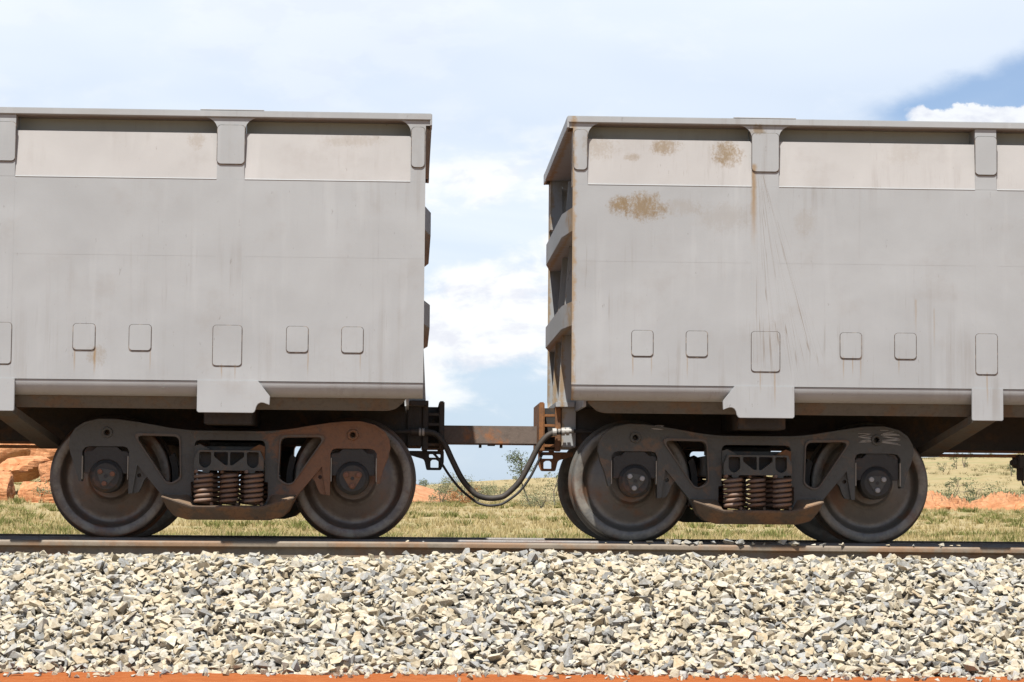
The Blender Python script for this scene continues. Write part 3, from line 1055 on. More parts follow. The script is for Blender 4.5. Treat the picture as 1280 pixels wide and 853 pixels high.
    for sy in (-1, 1):
        MB().box(X(-0.046), X(-0.030), sy * (YS + 0.0125), sy * (YS - 0.221), 3.112, 3.1985).build('end_rim', pm, root, bevel=0.003)
    for sy in (-1, 1):
        # tapered end posts down to the draft box
        mb = MB()
        q = [(0.10, ZM + 0.3), (0.155, ZM + 0.3), (0.12, 1.05), (-0.03, 1.05), (0.0, 1.62)]
        mb.prism([q], sy * 0.42, sy * 0.445, at=at)
        mb.build('end_post', pm, root)
    # draft box: lit grey box side (painted dark as shade on the left wagon), rusty striker with ribs and the slotted hanger
    MB().box(X(0.002), X(0.115), -0.43, 0.43, 0.735, 1.0505).build('draft_box', boxm, root, bevel=0.004)
    MB().box(X(-0.05), X(0.10), -0.50, 0.50, 1.052, 1.092).build('draft_box_flange', boxm, root, bevel=0.003)
    st = MB()
    st.box(X(-0.178), X(-0.135), -0.44, 0.44, 0.70, 1.092)
    st.build('striker', striker_mat, root, bevel=0.008)
    for sy in (-1, 1):
        MB().box(X(-0.050), X(-0.006), sy * 0.40, sy * 0.445, 0.70, 1.0745).build('striker_post', striker_mat, root, bevel=0.005)
        for z in (0.735, 0.815, 0.895, 0.975):
            MB().box(X(-0.134), X(-0.051), sy * 0.36, sy * 0.435, z, z + 0.022).build('striker_rib', striker_mat, root, bevel=0.003)
    MB().box(X(-0.134), X(0.0), -0.30, 0.30, 0.72, 1.05).build('draft_pocket', UNDER, root)
    for sy in (-1, 1):
        hang = fillet([(-0.178, 0.698), (0.10, 0.698), (0.10, 0.665), (-0.020, 0.63), (-0.040, 0.545), (-0.155, 0.545), (-0.178, 0.60)], [0.005, 0.005, 0.01, 0.02, 0.012, 0.012, 0.02])
        h1 = list(reversed(fillet([(-0.15, 0.672), (-0.06, 0.672), (-0.06, 0.645), (-0.15, 0.645)], 0.008)))
        h2 = list(reversed(fillet([(-0.135, 0.565), (-0.135, 0.615), (-0.115, 0.628), (-0.085, 0.628), (-0.072, 0.615), (-0.072, 0.565)][::-1], 0.006)))
        if sy < 0:
            pr([hang, h1, h2], -0.30, -0.335, 'coupler_hanger', striker_mat)
    # train pipe under the sill
    MB().tube([(X(2.2), -0.62, 0.694), (X(LEN), -0.62, 0.694)], 0.013, 8).build('train_pipe', RUSTY, root, smooth=60)
    for u in (2.70, 3.70):
        MB().box(X(u), X(u + 0.05), -0.66, -0.58, 0.66, 0.735).build('pipe_clamp', UNDER, root, bevel=0.004)
    return root


wl = wagon(0.084, -1, P_left, 'light grey ore wagon with mostly clean side, its corner beside the left bogie wheel', WELD, UNDER, UNDER)  # dark steel on this draft box paints in the shade of the wagon end
wr = wagon(1.193, 1, P_right, 'grey ore wagon with rust-brown stains on its side and ribbed end showing', WELD, RUSTY, P_right)
# brake gear hanging under the stained wagon
gb = MB()
gb.box(3.60, 3.95, -0.72, -0.50, 0.60, 0.70)
gb.box(3.63, 3.98, -0.70, -0.52, 0.50, 0.61)
gb.box(3.57, 3.62, -0.68, -0.54, 0.62, 0.665)
gb.build('brake_valve', UNDER, wr, bevel=0.008)
MB().tube([(3.64, -0.66, 0.505), (3.648, -0.66, 0.47), (3.675, -0.66, 0.445), (3.74, -0.66, 0.44), (3.85, -0.66, 0.47)], 0.009, 8).build('brake_valve_hose', HOSE_THIN, wr, smooth=60)

# ------------------------------------------------------------------ bogies
AX = 0.935
RW = 0.460


def wheel_profile():
    return [(0.085, -0.005), (0.155, -0.005), (0.166, 0.006), (0.172, 0.022), (0.182, 0.036), (0.215, 0.046), (0.262, 0.056), (0.305, 0.070), (0.330, 0.074), (0.352, 0.066), (0.368, 0.046), (0.376, 0.022),
            (0.384, 0.006), (0.392, 0.000), (0.448, 0.000), (0.455, 0.003), (0.4600, 0.010), (0.4615, 0.060), (0.464, 0.098), (0.469, 0.106), (0.481, 0.113), (0.487, 0.122),
            (0.487, 0.130), (0.481, 0.138), (0.470, 0.140), (0.395, 0.140), (0.375, 0.128), (0.32, 0.105), (0.20, 0.105), (0.16, 0.135), (0.155, 0.165), (0.085, 0.165)]


def frame_loops():
    half = [(-1.121, 0.425), (-1.142, 0.425), (-1.170, 0.535), (-1.204, 0.620), (-1.222, 0.700), (-1.213, 0.765), (-1.178, 0.825), (-1.106, 0.874), (-0.994, 0.902),
            (-0.870, 0.899), (-0.751, 0.886), (-0.600, 0.862), (-0.465, 0.838), (-0.350, 0.824), (-0.264, 0.818)]
    lower = [(-0.300, 0.146), (-0.360, 0.152), (-0.410, 0.170), (-0.458, 0.212), (-0.492, 0.285), (-0.520, 0.335), (-0.735, 0.585), (-0.700, 0.560)]
    # order: start at the centre bottom and go left, round the jaw, over the top, and mirror
    left = [(-0.300, 0.146), (-0.360, 0.152), (-0.410, 0.170), (-0.458, 0.212), (-0.492, 0.285), (-0.520, 0.335), (-0.700, 0.552), (-0.708, 0.500), (-0.735, 0.335), (-0.765, 0.335),
            (-0.765, 0.655), (-0.780, 0.683), (-0.810, 0.692), (-1.060, 0.692), (-1.098, 0.683), (-1.118, 0.655), (-1.121, 0.425)] + half[1:]
    right = [(-a, b) for a, b in reversed(left)]
    outer = left + right
    tri = fillet([(-0.718, 0.777), (-0.386, 0.772), (-0.374, 0.455), (-0.440, 0.420), (-0.480, 0.428)], [0.06, 0.05, 0.05, 0.03, 0.03])
    tri2 = [(-a, b) for a, b in reversed(tri)]
    win = fillet([(-0.268, 0.748), (0.268, 0.748), (0.268, 0.560), (0.268, 0.43), (0.292, 0.43), (0.292, 0.31), (0.262, 0.252), (-0.262, 0.252), (-0.292, 0.31), (-0.292, 0.43), (-0.268, 0.43)],
                 [0.045, 0.045, 0, 0.005, 0.01, 0.01, 0.02, 0.02, 0.01, 0.01, 0.005])
    holes = [arc(sx * 0.934, 0.797, 0.020, 0, 345, 23) for sx in (-1, 1)]
    return outer, [tri[::-1], tri2[::-1], win[::-1]] + [h[::-1] for h in holes]


def coil(cx, cy, z0, z1, rad, wire, turns, seg=7, n=22):
    mb = MB()
    pts = []
    N = int(turns * n)
    for k in range(N + 1):
        th = 2 * math.pi * k / n
        pts.append((cx + rad * math.cos(th), cy + rad * math.sin(th), z0 + wire + (z1 - z0 - 2 * wire) * k / N))
    mb.tube(pts, wire, seg)
    return mb


def bogie(xc, cast, wheelm, boltm, label, edge=CAST_EDGE, chalk=False):
    root = empty('bogie', (xc, 0, 0))
    tag(root, label, 'bogie', 'bogies under the wagons')
    outer, holes = frame_loops()
    YF = 1.09
    for sy in (-1, 1):
        # side frame: web plate with holes, raised rims round the openings and flanges along the edges
        mb = MB()
        mb.prism([outer] + holes, sy * (YF - 0.11), sy * YF)
        sf = mb.build('side_frame', cast, root, bevel=0.008)
        top_ = [p for p in outer if p[1] > 0.80]
        top_.sort()
        mb = MB()
        mb.prism([top_ + [(a * 0.994, b - 0.020) for a, b in reversed(top_)]], sy * (YF + 0.0003), sy * (YF + 0.012))
        mb.build('top_flange', cast, sf, bevel=0.004)
        if chalk and sy < 0:
            ck = random.Random(3)
            yc_ = -(YF + 0.0015)
            for (x0_, x1_, z0_, z1_, n_) in ((0.800, 0.895, 0.775, 0.845, 16), (0.965, 1.105, 0.770, 0.865, 22), (-0.800, -0.715, 0.868, 0.884, 9)):
                path = []
                for k in range(n_):
                    t = k / (n_ - 1)
                    zz_ = z1_ + (z0_ - z1_) * t
                    path.append((x0_ + (x1_ - x0_) * (k % 2) + ck.uniform(-.02, .02), yc_, zz_ + ck.uniform(-.012, .012)))
                MB().tube(smooth_path(path, 3), 0.0014, 4).build('chalk_mark', CHALK, sf)
        tri = holes[0][::-1]
        for mir in (1, -1):
            t_ = [(mir * a, b) for a, b in tri]
            cx = sum(a for a, b in t_) / len(t_)
            cz = sum(b for a, b in t_) / len(t_)
            big_ = [(cx + (a - cx) * 1.11, cz + (b - cz) * 1.09) for a, b in t_]
            mb = MB()
            mb.prism([big_, t_[::-1]], sy * (YF + 0.0002), sy * (YF + 0.016))
            mb.build('opening_rim', edge if mir < 0 or edge is CAST_EDGE else cast, sf, bevel=0.004)
            # round boss over the axle
            mb = MB()
            mb.lathe([(0.024, -0.004), (0.024, 0.012), (0.030, 0.016), (0.040, 0.014), (0.044, 0.0), (0.044, -0.004)], (mir * 0.934, sy * YF, 0.797), 24, sy)
            mb.build('boss', cast, sf, smooth=40)
            # lug beside the jaw
            mb = MB()
            lug = fillet([(-0.745, 0.600), (-0.700, 0.580), (-0.615, 0.475), (-0.650, 0.440), (-0.665, 0.395), (-0.690, 0.345), (-0.732, 0.335)], 0.012)
            lug = [(mir * a, b) for a, b in lug]
            mb.prism([lug, [(mir * a, b) for a, b in arc(-0.687, 0.473, 0.016, 360, 15, 12)]], sy * (YF - 0.09), sy * (YF - 0.03))
            mb.build('jaw_lug', cast, sf)
            # wear plates in the jaw
            for a in (-1.1165, -0.7715):
                MB().box(mir * a - 0.0035, mir * a + 0.0035, sy * (YF - 0.09), sy * (YF + 0.006), 0.44, 0.62).build('wear_plate', PALE, sf, bevel=0.002, seg=1)
        # bottom tension member: flange and end gusset ledges
        y0_, y1_, y2_ = sy * (YF - 0.03), sy * (YF + 0.148), sy * (YF + 0.055)
        I_ = [(-0.51, 0.337), (-0.305, 0.337), (-0.262, 0.252), (0.262, 0.252), (0.305, 0.337), (0.51, 0.337)]
        T_ = [(-0.50, 0.318), (-0.39, 0.283), (-0.27, 0.246), (0.27, 0.246), (0.39, 0.283), (0.50, 0.318)]
        T2 = [(a * 0.995, b - 0.014) for a, b in T_]
        B_ = [(-0.465, 0.228), (-0.41, 0.168), (-0.31, 0.140), (0.31, 0.140), (0.41, 0.168), (0.465, 0.228)]
        mb = MB()
        rows = [[(a, y0_, b) for a, b in I_], [(a, y1_, b) for a, b in T_], [(a, y1_, b) for a, b in T2], [(a, y2_, b) for a, b in B_], [(a, y0_, b) for a, b in B_]]
        mb.v = [p for r_ in rows for p in r_]
        for j in range(5):
            for i in range(5):
                a, b = j * 6 + i, ((j + 1) % 5) * 6 + i
                mb.f.append((a, a + 1, b + 1, b))
        mb.f += [tuple(j * 6 for j in range(5)), tuple(j * 6 + 5 for j in range(5))[::-1]]
        mb.build('spring_seat', SEAT, sf, bevel=0.005)
        for a in (-0.185, 0.185):
            MB().box(a - 0.006, a + 0.006, sy * (YF + 0.02), sy * (YF + 0.062), 0.165, 0.222).build('seat_gusset', cast, sf, bevel=0.002, seg=1)
        # springs
        for cx, cy, r_ in ((-0.190, 0.074, 0.062), (0.190, 0.074, 0.062), (0.0, 0.010, 0.062), (-0.135, -0.12, 0.062), (0.135, -0.12, 0.062)):
            o = coil(cx, sy * (YF + cy), 0.248, 0.520, r_, 0.0135, 6.6).build('spring', SPRING, root, smooth=60)
        # bolster end with its three pockets
        bo = fillet([(-0.262, 0.515), (-0.20, 0.515), (-0.195, 0.495), (-0.15, 0.495), (-0.145, 0.515), (0.145, 0.515), (0.15, 0.495), (0.195, 0.495), (0.20, 0.515), (0.262, 0.515),
                     (0.262, 0.60), (0.235, 0.668), (-0.235, 0.668), (-0.262, 0.60)], 0.008)
        pk = [fillet([(-0.225, 0.655), (-0.135, 0.655), (-0.135, 0.565), (-0.165, 0.535), (-0.20, 0.535), (-0.225, 0.565)], 0.015)]
        pk.append([(-a, b) for a, b in reversed(pk[0])])
        pk.append(fillet([(-0.115, 0.655), (-0.008, 0.655), (-0.008, 0.555), (-0.03, 0.555), (-0.115, 0.62)], 0.012))
        pk.append([(-a, b) for a, b in reversed(pk[2])])
        mb = MB()
        mb.prism([bo] + [p[::-1] for p in pk], sy * (YF + 0.01), sy * (YF + 0.085))
        mb.build('bolster_end', CAST_R, root)
        for a in (-0.18, 0.18):
            MB().box(a - 0.045, a + 0.045, sy * (YF + 0.0), sy * (YF + 0.0095), 0.52, 0.66).build('pocket_back', BEAR, root)
        # friction wedges
        for mir in (-1, 1):
            mb = MB()
            w_ = [(mir * a, b) for a, b in ((-0.266, 0.70), (-0.225, 0.715), (-0.15, 0.675), (-0.20, 0.668), (-0.266, 0.60))]
            mb.prism([w_], sy * (YF - 0.06), sy * (YF + 0.02))
            mb.build('friction_wedge', RUSTY if mir < 0 else CAST_R, root)
    MB().box(-0.20, 0.20, -(YF - 0.04), YF - 0.04, 0.53, 0.70).build('bolster', BEAR, root, bevel=0.01)
    MB().box(-0.22, 0.22, -0.40, 0.40, 0.69, 0.855).build('centre_plate', BEAR, root, bevel=0.01)
    for ax in (-AX, AX):
        mb = MB()
        mb.tube([(ax, -1.06, RW + 0.004), (ax, -0.66, RW), (ax, 0, RW), (ax, 0.66, RW), (ax, 1.06, RW + 0.004)], [0.075, 0.09, 0.085, 0.09, 0.075], 20)
        mb.build('axle', BEAR, root, smooth=50)
        MB().box(ax * 0.42, ax * 0.42 + 0.07, -0.70, 0.70, 0.36, 0.43).build('brake_beam', BEAR, root, bevel=0.006)
        for sy in (-1, 1):
            mb = MB()
            mb.lathe(wheel_profile(), (ax, sy * 0.800, RW), 96, -sy)
            wh = mb.build('wheel', wheelm, root, smooth=38)
            if chalk and sy < 0 and ax < 0:
                hm = MB()
                for p, q in (((-0.062, 0.078), (-0.058, 0.112)), ((-0.030, 0.080), (-0.024, 0.112)), ((-0.060, 0.096), (-0.027, 0.098)), ((-0.066, 0.078), (-0.030, 0.078))):
                    hm.tube([(ax + p[0], -0.7300, p[1] - 0.005), (ax + q[0], -0.7290, q[1] - 0.005)], 0.0022, 4)
                hm.build('chalk_mark', CHALK, wh)
            # brake shoe
            dirx = 1 if ax < 0 else -1
            sh = [(ax + dirx * (RW + k) * math.cos(R(t)), RW + (RW + k) * math.sin(R(t))) for k, rng_ in ((0.012, range(-22, 23, 6)), (0.06, range(22, -23, -6))) for t in rng_]
            mb = MB()
            mb.prism([sh], sy * 0.68, sy * 0.79)
            mb.build('brake_shoe', BEAR, root)
            # adapter saddle and roller bearing
            ad = [(-0.172, 0.485), (-0.172, 0.640), (-0.150, 0.655), (-0.115, 0.655), (-0.095, 0.672), (-0.075, 0.690), (0.075, 0.690), (0.095, 0.672), (0.115, 0.655), (0.150, 0.655), (0.172, 0.640), (0.172, 0.485)] + \
                 [(0.128 * math.cos(R(t)), RW + 0.004 + 0.128 * math.sin(R(t))) for t in range(10, 171, 10)]
            mb = MB()
            mb.prism([[(ax + a * 0.98, b) for a, b in ad]], sy * 0.99, sy * 1.075)
            mb.build('bearing_adapter', BEAR, root, bevel=0.004)
            mb = MB()
            mb.lathe([(0.05, -0.16), (0.118, -0.16), (0.126, -0.15), (0.126, 0.0), (0.122, 0.014), (0.112, 0.022), (0.108, 0.030), (0.098, 0.038), (0.0, 0.038)], (ax, sy * 1.07, RW + 0.004), 40, sy)
            cap = mb.build('bearing', BEAR, root, smooth=35)
            ph = {-1: 20, 1: 150}[1 if ax > 0 else -1]
            lk = []
            for t in range(3):
                a = R(ph + 120 * t)
                lk.append((ax + 0.055 * math.cos(a), RW + 0.004 + 0.055 * math.sin(a)))
            # locking plate: rounded triangle under the three screws
            tri_ = []
            for k, (a, b) in enumerate(lk):
                th = R(ph + 120 * k)
                tri_ += [(a + 0.026 * math.cos(th + R(q)), b + 0.026 * math.sin(th + R(q))) for q in range(-60, 61, 20)]
            mb = MB()
            mb.prism([tri_], sy * (1.07 + 0.0385), sy * (1.07 + 0.044))
            mb.build('locking_plate', cast, cap)
            for a, b in lk:
                mb = MB()
                mb.lathe([(0.0195, -0.002), (0.0195, 0.016), (0.016, 0.020), (0.0, 0.020)], (a, sy * 1.1142, b), 12, sy)
                mb.build('cap_screw', boltm, cap, smooth=40)
            mb = MB()
            mb.lathe([(0.014, 0), (0.014, 0.006), (0.0, 0.006)], (ax, sy * 1.1142, RW + 0.004), 12, sy)
            mb.build('grease_plug', BEAR, cap)
    return root


bogie(-1.380, CAST_L, WHEEL_L, BOLT_L, 'bogie under the cleaner wagon, its side frame rusty brown towards the coupling')
bogie(2.655, CAST_R, WHEEL_R, BOLT_R, 'dark grey bogie with pale bolt heads under the rust-stained wagon', chalk=True)

# ------------------------------------------------------------------ drawbar and hoses
db = empty('drawbar', (0.65, 0, 0.84))
tag(db, 'square steel drawbar with orange rust patch coupling the two wagons', 'drawbar')
MB().box(-0.44, 0.44, -0.085, 0.085, -0.080, 0.072).build('bar', BAR, db, bevel=0.010)
for x in (-0.09, 0.08):
    MB().box(x - 0.011, x + 0.011, -0.03, 0.03, -0.105, -0.0805).build('stud', UNDER, db, bevel=0.002, seg=1)
MB().box(-0.03, 0.03, -0.05, 0.05, -0.089, -0.0805).build('wear_pad', UNDER, db, bevel=0.002, seg=1)

h1 = empty('brake_hose', (0.62, -0.5, 0.32))
tag(h1, 'thick dusty rubber brake hose sagging between the wagons', 'hose')
hp = [(0.00, 0.845), (0.062, 0.843), (0.130, 0.842), (0.182, 0.832), (0.222, 0.802), (0.272, 0.735), (0.330, 0.614), (0.408, 0.469), (0.497, 0.369), (0.560, 0.336), (0.624, 0.325), (0.69, 0.330), (0.750, 0.352), (0.851, 0.448), (0.926, 0.575), (1.001, 0.727), (1.064, 0.810), (1.127, 0.848), (1.19, 0.856)]
MB().tube(smooth_path([(a - 0.62, 0.0, b - 0.32) for a, b in hp], 6), 0.0235, 14).build('hose', HOSE, h1, smooth=60)
for a, b in ((1.118, 1.150), (1.19, 1.215), (1.225, 1.25)):
    MB().tube([(a - 0.62, 0, 0.852 - 0.32 + (a - 1.118) * 0.05), (b - 0.62, 0, 0.853 - 0.32 + (a - 1.118) * 0.05)], 0.031, 12).build('hose_clamp', BRASS, h1, smooth=40)
MB().tube([(1.165 - 0.62, 0, 0.855 - 0.32), (1.285 - 0.62, 0, 0.862 - 0.32)], [0.024, 0.018], 12).build('fitting', BRASS, h1, smooth=40)
MB().tube([(1.286 - 0.62, 0, 0.862 - 0.32), (1.75 - 0.62, 0, 0.86 - 0.32)], 0.014, 10).build('pipe_end', UNDER, h1, smooth=40)
for a in (0.06, 0.085):
    MB().tube([(a - 0.62, 0, 0.843 - 0.32), (a - 0.62 + 0.018, 0, 0.843 - 0.32)], 0.031, 12).build('hose_clamp', BRASS, h1, smooth=40)
MB().tube([(-0.3 - 0.62, 0, 0.842 - 0.32), (0.005 - 0.62, 0, 0.845 - 0.32)], 0.016, 10).build('pipe_end', UNDER, h1, smooth=40)
hp2 = [(0.165, 0.69), (0.200, 0.655), (0.237, 0.608), (0.308, 0.501), (0.398, 0.394), (0.513, 0.300), (0.57, 0.276), (0.628, 0.267), (0.69, 0.273), (0.742, 0.289), (0.856, 0.373), (0.944, 0.488), (1.013, 0.622), (1.05, 0.69)]
h2o = MB().tube(smooth_path([(a, -0.40, b) for a, b in hp2], 6), 0.0105, 10).build('air_hose', HOSE_THIN, None, smooth=60)
tag(h2o, 'thin black hose hanging just below the thick brake hose', 'hose')

# ------------------------------------------------------------------ plants and rocks behind the track
def blades_mesh(name, spots, mat):
    """spots: (x, y, z, radius, height, n) -> bent two-triangle blades"""
    V, F = [], []
    k = 0
    for (x, y, z, r_, h, n) in spots:
        a = rng.uniform(0, 2 * math.pi, n)
        rr_ = r_ * np.sqrt(rng.uniform(0, 1, n)) * 0.6
        hh = h * rng.uniform(0.55, 1.15, n) * (1 - 0.35 * (rr_ / (r_ * 0.6 + 1e-6)) ** 2)
        bx_ = x + rr_ * np.cos(a)
        by_ = y + rr_ * np.sin(a)
        le = rng.uniform(0.1, 0.75, n) * r_
        wd = rng.uniform(0.012, 0.032, n) * (1 + h)
        th = rng.uniform(0, math.pi, n)
        wx, wy = np.cos(th) * wd, np.sin(th) * wd * 0.4
        p = np.stack([np.stack([bx_ - wx, by_ - wy, np.full(n, z)], 1), np.stack([bx_ + wx, by_ + wy, np.full(n, z)], 1),
                      np.stack([bx_ + le * np.cos(a), by_ + le * np.sin(a), z + hh], 1)], 1)
        V.append(p.reshape(-1, 3))
        F.append(np.arange(k, k + 3 * n).reshape(-1, 3))
        k += 3 * n
    V = np.concatenate(V)
    F = np.concatenate(F)
    me = bpy.data.meshes.new(name)
    me.vertices.add(len(V))
    me.vertices.foreach_set('co', V.ravel())
    me.loops.add(F.size)
    me.loops.foreach_set('vertex_index', F.ravel().astype(np.int32))
    me.polygons.add(len(F))
    me.polygons.foreach_set('loop_start', np.arange(0, F.size, 3, dtype=np.int32))
    me.polygons.foreach_set('loop_total', np.full(len(F), 3, dtype=np.int32))
    me.update(calc_edges=True)
    return link(name, me, mat)


gr = random.Random(21)
dry, green = [], []
while len(dry) < 15000:
    y = 62 + 150 * gr.random() ** 1.4
    w = (y + 19) * 0.27
    x = (y + 19) * 0.040 + gr.uniform(-w, w)
    if mnoise.noise(Vector((x * 0.16, y * 0.16, 9))) < -0.28 and gr.random() < 0.8:
        continue
    dry.append((x, y, terrain_h(x, y) - 0.02, gr.uniform(0.12, 0.30), gr.uniform(0.16, 0.42), gr.randint(7, 11)))
while len(green) < 1100:
    y = 62 + 140 * gr.random() ** 1.3
    w = (y + 19) * 0.27
    x = (y + 19) * 0.040 + gr.uniform(-w, w)
    if mnoise.noise(Vector((x * 0.10, y * 0.10, 2))) < 0.02:
        continue
    green.append((x, y, terrain_h(x, y) - 0.02, gr.uniform(0.35, 0.85), gr.uniform(0.22, 0.48), gr.randint(50, 90)))
scrub = []
while len(scrub) < 1500:
    y = gr.uniform(190, 395)
    x = (y + 19) * gr.uniform(-0.02, 0.31)
    if mnoise.noise(Vector((x * 0.05, y * 0.03, 5))) < -0.05:
        continue
    scrub.append((x, y, terrain_h(x, y) - 0.05, gr.uniform(0.5, 1.5), gr.uniform(0.3, 0.8), gr.randint(14, 30)))
tag(blades_mesh('hill_scrub', scrub, SCRUB), 'low olive scrub speckling the straw coloured rise', 'scrub', kind='stuff')
tag(blades_mesh('dry_grass', dry, STRAW), 'straw coloured dry grass covering the plain behind the track', 'grass', kind='stuff')
tag(blades_mesh('spinifex', green, SPINIFEX), 'low green spinifex clumps dotted through the dry grass', 'grass', kind='stuff')


def crown_mesh(rs, spots, leaf, n):
    """leaf clumps: spots (x, y, z, r)"""
    V, F = [], []
    for (x, y, z, r_) in spots:
        for _ in range(n):
            v = Vector((rs.gauss(0, 1), rs.gauss(0, 1), rs.gauss(0, 1))).normalized() * r_ * rs.random() ** 0.5
            a = Vector((rs.gauss(0, 1), rs.gauss(0, 1), rs.gauss(0, 1))).normalized() * leaf * rs.uniform(0.6, 1.3)
            b = Vector((rs.gauss(0, 1), rs.gauss(0, 1), rs.gauss(0, 1))).normalized() * leaf * 0.55
            p = Vector((x, y, z)) + Vector((v.x, v.y, v.z * 0.75))
            k = len(V)
            V += [p - a, p + b, p + a, p - b]
            F.append((k, k + 1, k + 2, k + 3))
    me = bpy.data.meshes.new('crown')
    me.from_pydata(V, [], F)
    return me


def plant(name, x, y, h, spread, leafm, label, cat, group=None, seed=0, bare=0.35, n=46, leaf=0.06, clumps=9, lean=0.0):
    rs = random.Random(seed)
    z = terrain_h(x, y) - 0.03
    root = empty(name, (x, y, z))
    tag(root, label, cat, group)
    tips = []
    tr = MB()
    stems = rs.randint(2, 4) if bare < 0.3 else rs.randint(1, 2)
    for i in range(stems):
        a = rs.uniform(0, 6.28)
        top = Vector((math.cos(a) * spread * 0.3 + lean, math.sin(a) * spread * 0.3, h * rs.uniform(0.7, 0.95)))
        mid = top * 0.5 + Vector((rs.uniform(-.1, .1) * h, rs.uniform(-.1, .1) * h, 0))
        tr.tube([(0, 0, 0), mid, top], [0.016 * h + 0.012, 0.011 * h + 0.008, 0.005 * h], 6)
        for k in range(max(2, clumps // stems)):
            t = rs.uniform(bare, 1.0)
            p = (mid * (t * 2) if t < .5 else mid.lerp(top, t * 2 - 1))
            a2 = rs.uniform(0, 6.28)
            q = p + Vector((math.cos(a2) * spread * rs.uniform(.2, .6), math.sin(a2) * spread * rs.uniform(.2, .6), h * rs.uniform(0.02, 0.16)))
            tr.tube([p, q], [0.006 * h + 0.004, 0.003 * h + 0.002], 5)
            tips.append((q.x, q.y, q.z, spread * rs.uniform(0.16, 0.34)))
    tr.build('trunk', BARK, root)
    link('crown', crown_mesh(rs, tips, leaf, n), leafm, root)
    return root


# trees and shrubs in the gap between the wagons
plant('small_tree', 8.6, 150, 3.9, 1.7, LEAF, 'taller grey-green tree right of the sagging hoses', 'tree', seed=1, clumps=24, n=46, leaf=0.07, bare=0.5, lean=-0.2)
plant('small_tree', 10.2, 148, 3.0, 1.2, LEAF, 'thin sparse tree beside the rusty striker of the stained wagon', 'tree', seed=2, clumps=8, n=26, leaf=0.06, bare=0.45)
plant('shrub', 4.6, 190, 2.8, 2.4, LEAF_PALE, 'pale wispy shrub above the lowest bend of the hoses', 'shrub', seed=3, clumps=18, n=45, leaf=0.07, bare=0.3)
plant('shrub', 2.6, 185, 2.1, 2.3, LEAF_PALE, 'pale olive shrub behind the left limb of the thick hose', 'shrub', seed=4, clumps=24, n=66, leaf=0.07, bare=0.1)
plant('shrub', 6.2, 200, 1.9, 3.0, LEAF_PALE, 'wide pale shrub inside the bend of the hoses', 'shrub', seed=5, clumps=28, n=66, leaf=0.08, bare=0.1)
plant('shrub', 1.2, 250, 1.9, 2.4, LEAF, 'dark rounded shrub on the crest of the orange mound', 'shrub', seed=6, clumps=10, n=40, leaf=0.08, bare=0.1)
plant('shrub', 8.9, 142, 1.1, 2.2, LEAF_PALE, 'low tangled shrub at the foot of the taller tree', 'shrub', seed=7, clumps=28, n=51, leaf=0.06, bare=0.05)
plant('dry_bush', 4.2, 172, 1.6, 1.5, LEAF_DRY, 'orange dead bush just left of the hose bend', 'bush', seed=8, clumps=18, n=60, leaf=0.07, bare=0.1)
plant('shrub', 16.5, 250, 1.6, 2.2, LEAF, 'dark shrub on the skyline beside the stained wagon wheel', 'shrub', seed=9, clumps=9, n=40, leaf=0.08, bare=0.1)
plant('shrub', -23.8, 142, 2.4, 3.0, LEAF_PALE, 'olive bush growing over the top of the red boulders', 'shrub', seed=10, clumps=16, n=70, leaf=0.08, bare=0.15)
# hedge of bushes on the right, above the orange outcrop
sr = random.Random(44)
for k, (x, y, h) in enumerate([(41.2, 176, 1.6), (44.0, 172, 2.2), (46.2, 174, 2.0), (49.0, 175, 1.8), (52.5, 173, 1.9)]):
    plant('shrub', x, y, h, 2.6, LEAF, ORD[k] + ' dark green bush from the left in the row behind the orange outcrops', 'shrub', 'bushes behind the orange outcrop', seed=50 + k, clumps=12, n=50, leaf=0.09, bare=0.08)
hs = []
for k in range(20):
    y = sr.uniform(205, 385)
    x = (y + 19) * sr.uniform(0.205, 0.30)
    hs.append((x / (y + 19), x, y, sr.uniform(1.0, 2.3), sr.uniform(0.8, 1.7), LEAF if sr.random() < .6 else LEAF_PALE))
for k, (_, x, y, h, w, lm) in enumerate(sorted(hs, key=lambda t: t[0])):
    plant('shrub', x, y, h, w, lm, ORD[k] + ' small shrub from the left on the straw hillside at the right', 'shrub', 'shrubs on the hillside', seed=70 + k, clumps=6, n=32, leaf=0.09, bare=0.15)
hs = []
for k in range(10):
    y = sr.uniform(230, 385)
    x = (y + 19) * sr.uniform(0.0, 0.085)
    hs.append((x / (y + 19), x, y, sr.uniform(0.8, 1.6), sr.uniform(0.9, 1.8)))
for k, (_, x, y, h, w) in enumerate(sorted(hs)):
    plant('shrub', x, y, h, w, LEAF_PALE, ORD[k] + ' small pale shrub from the left on the rise between the wagons', 'shrub', 'shrubs on the rise between the wagons', seed=120 + k, clumps=6, n=30, leaf=0.09, bare=0.1)


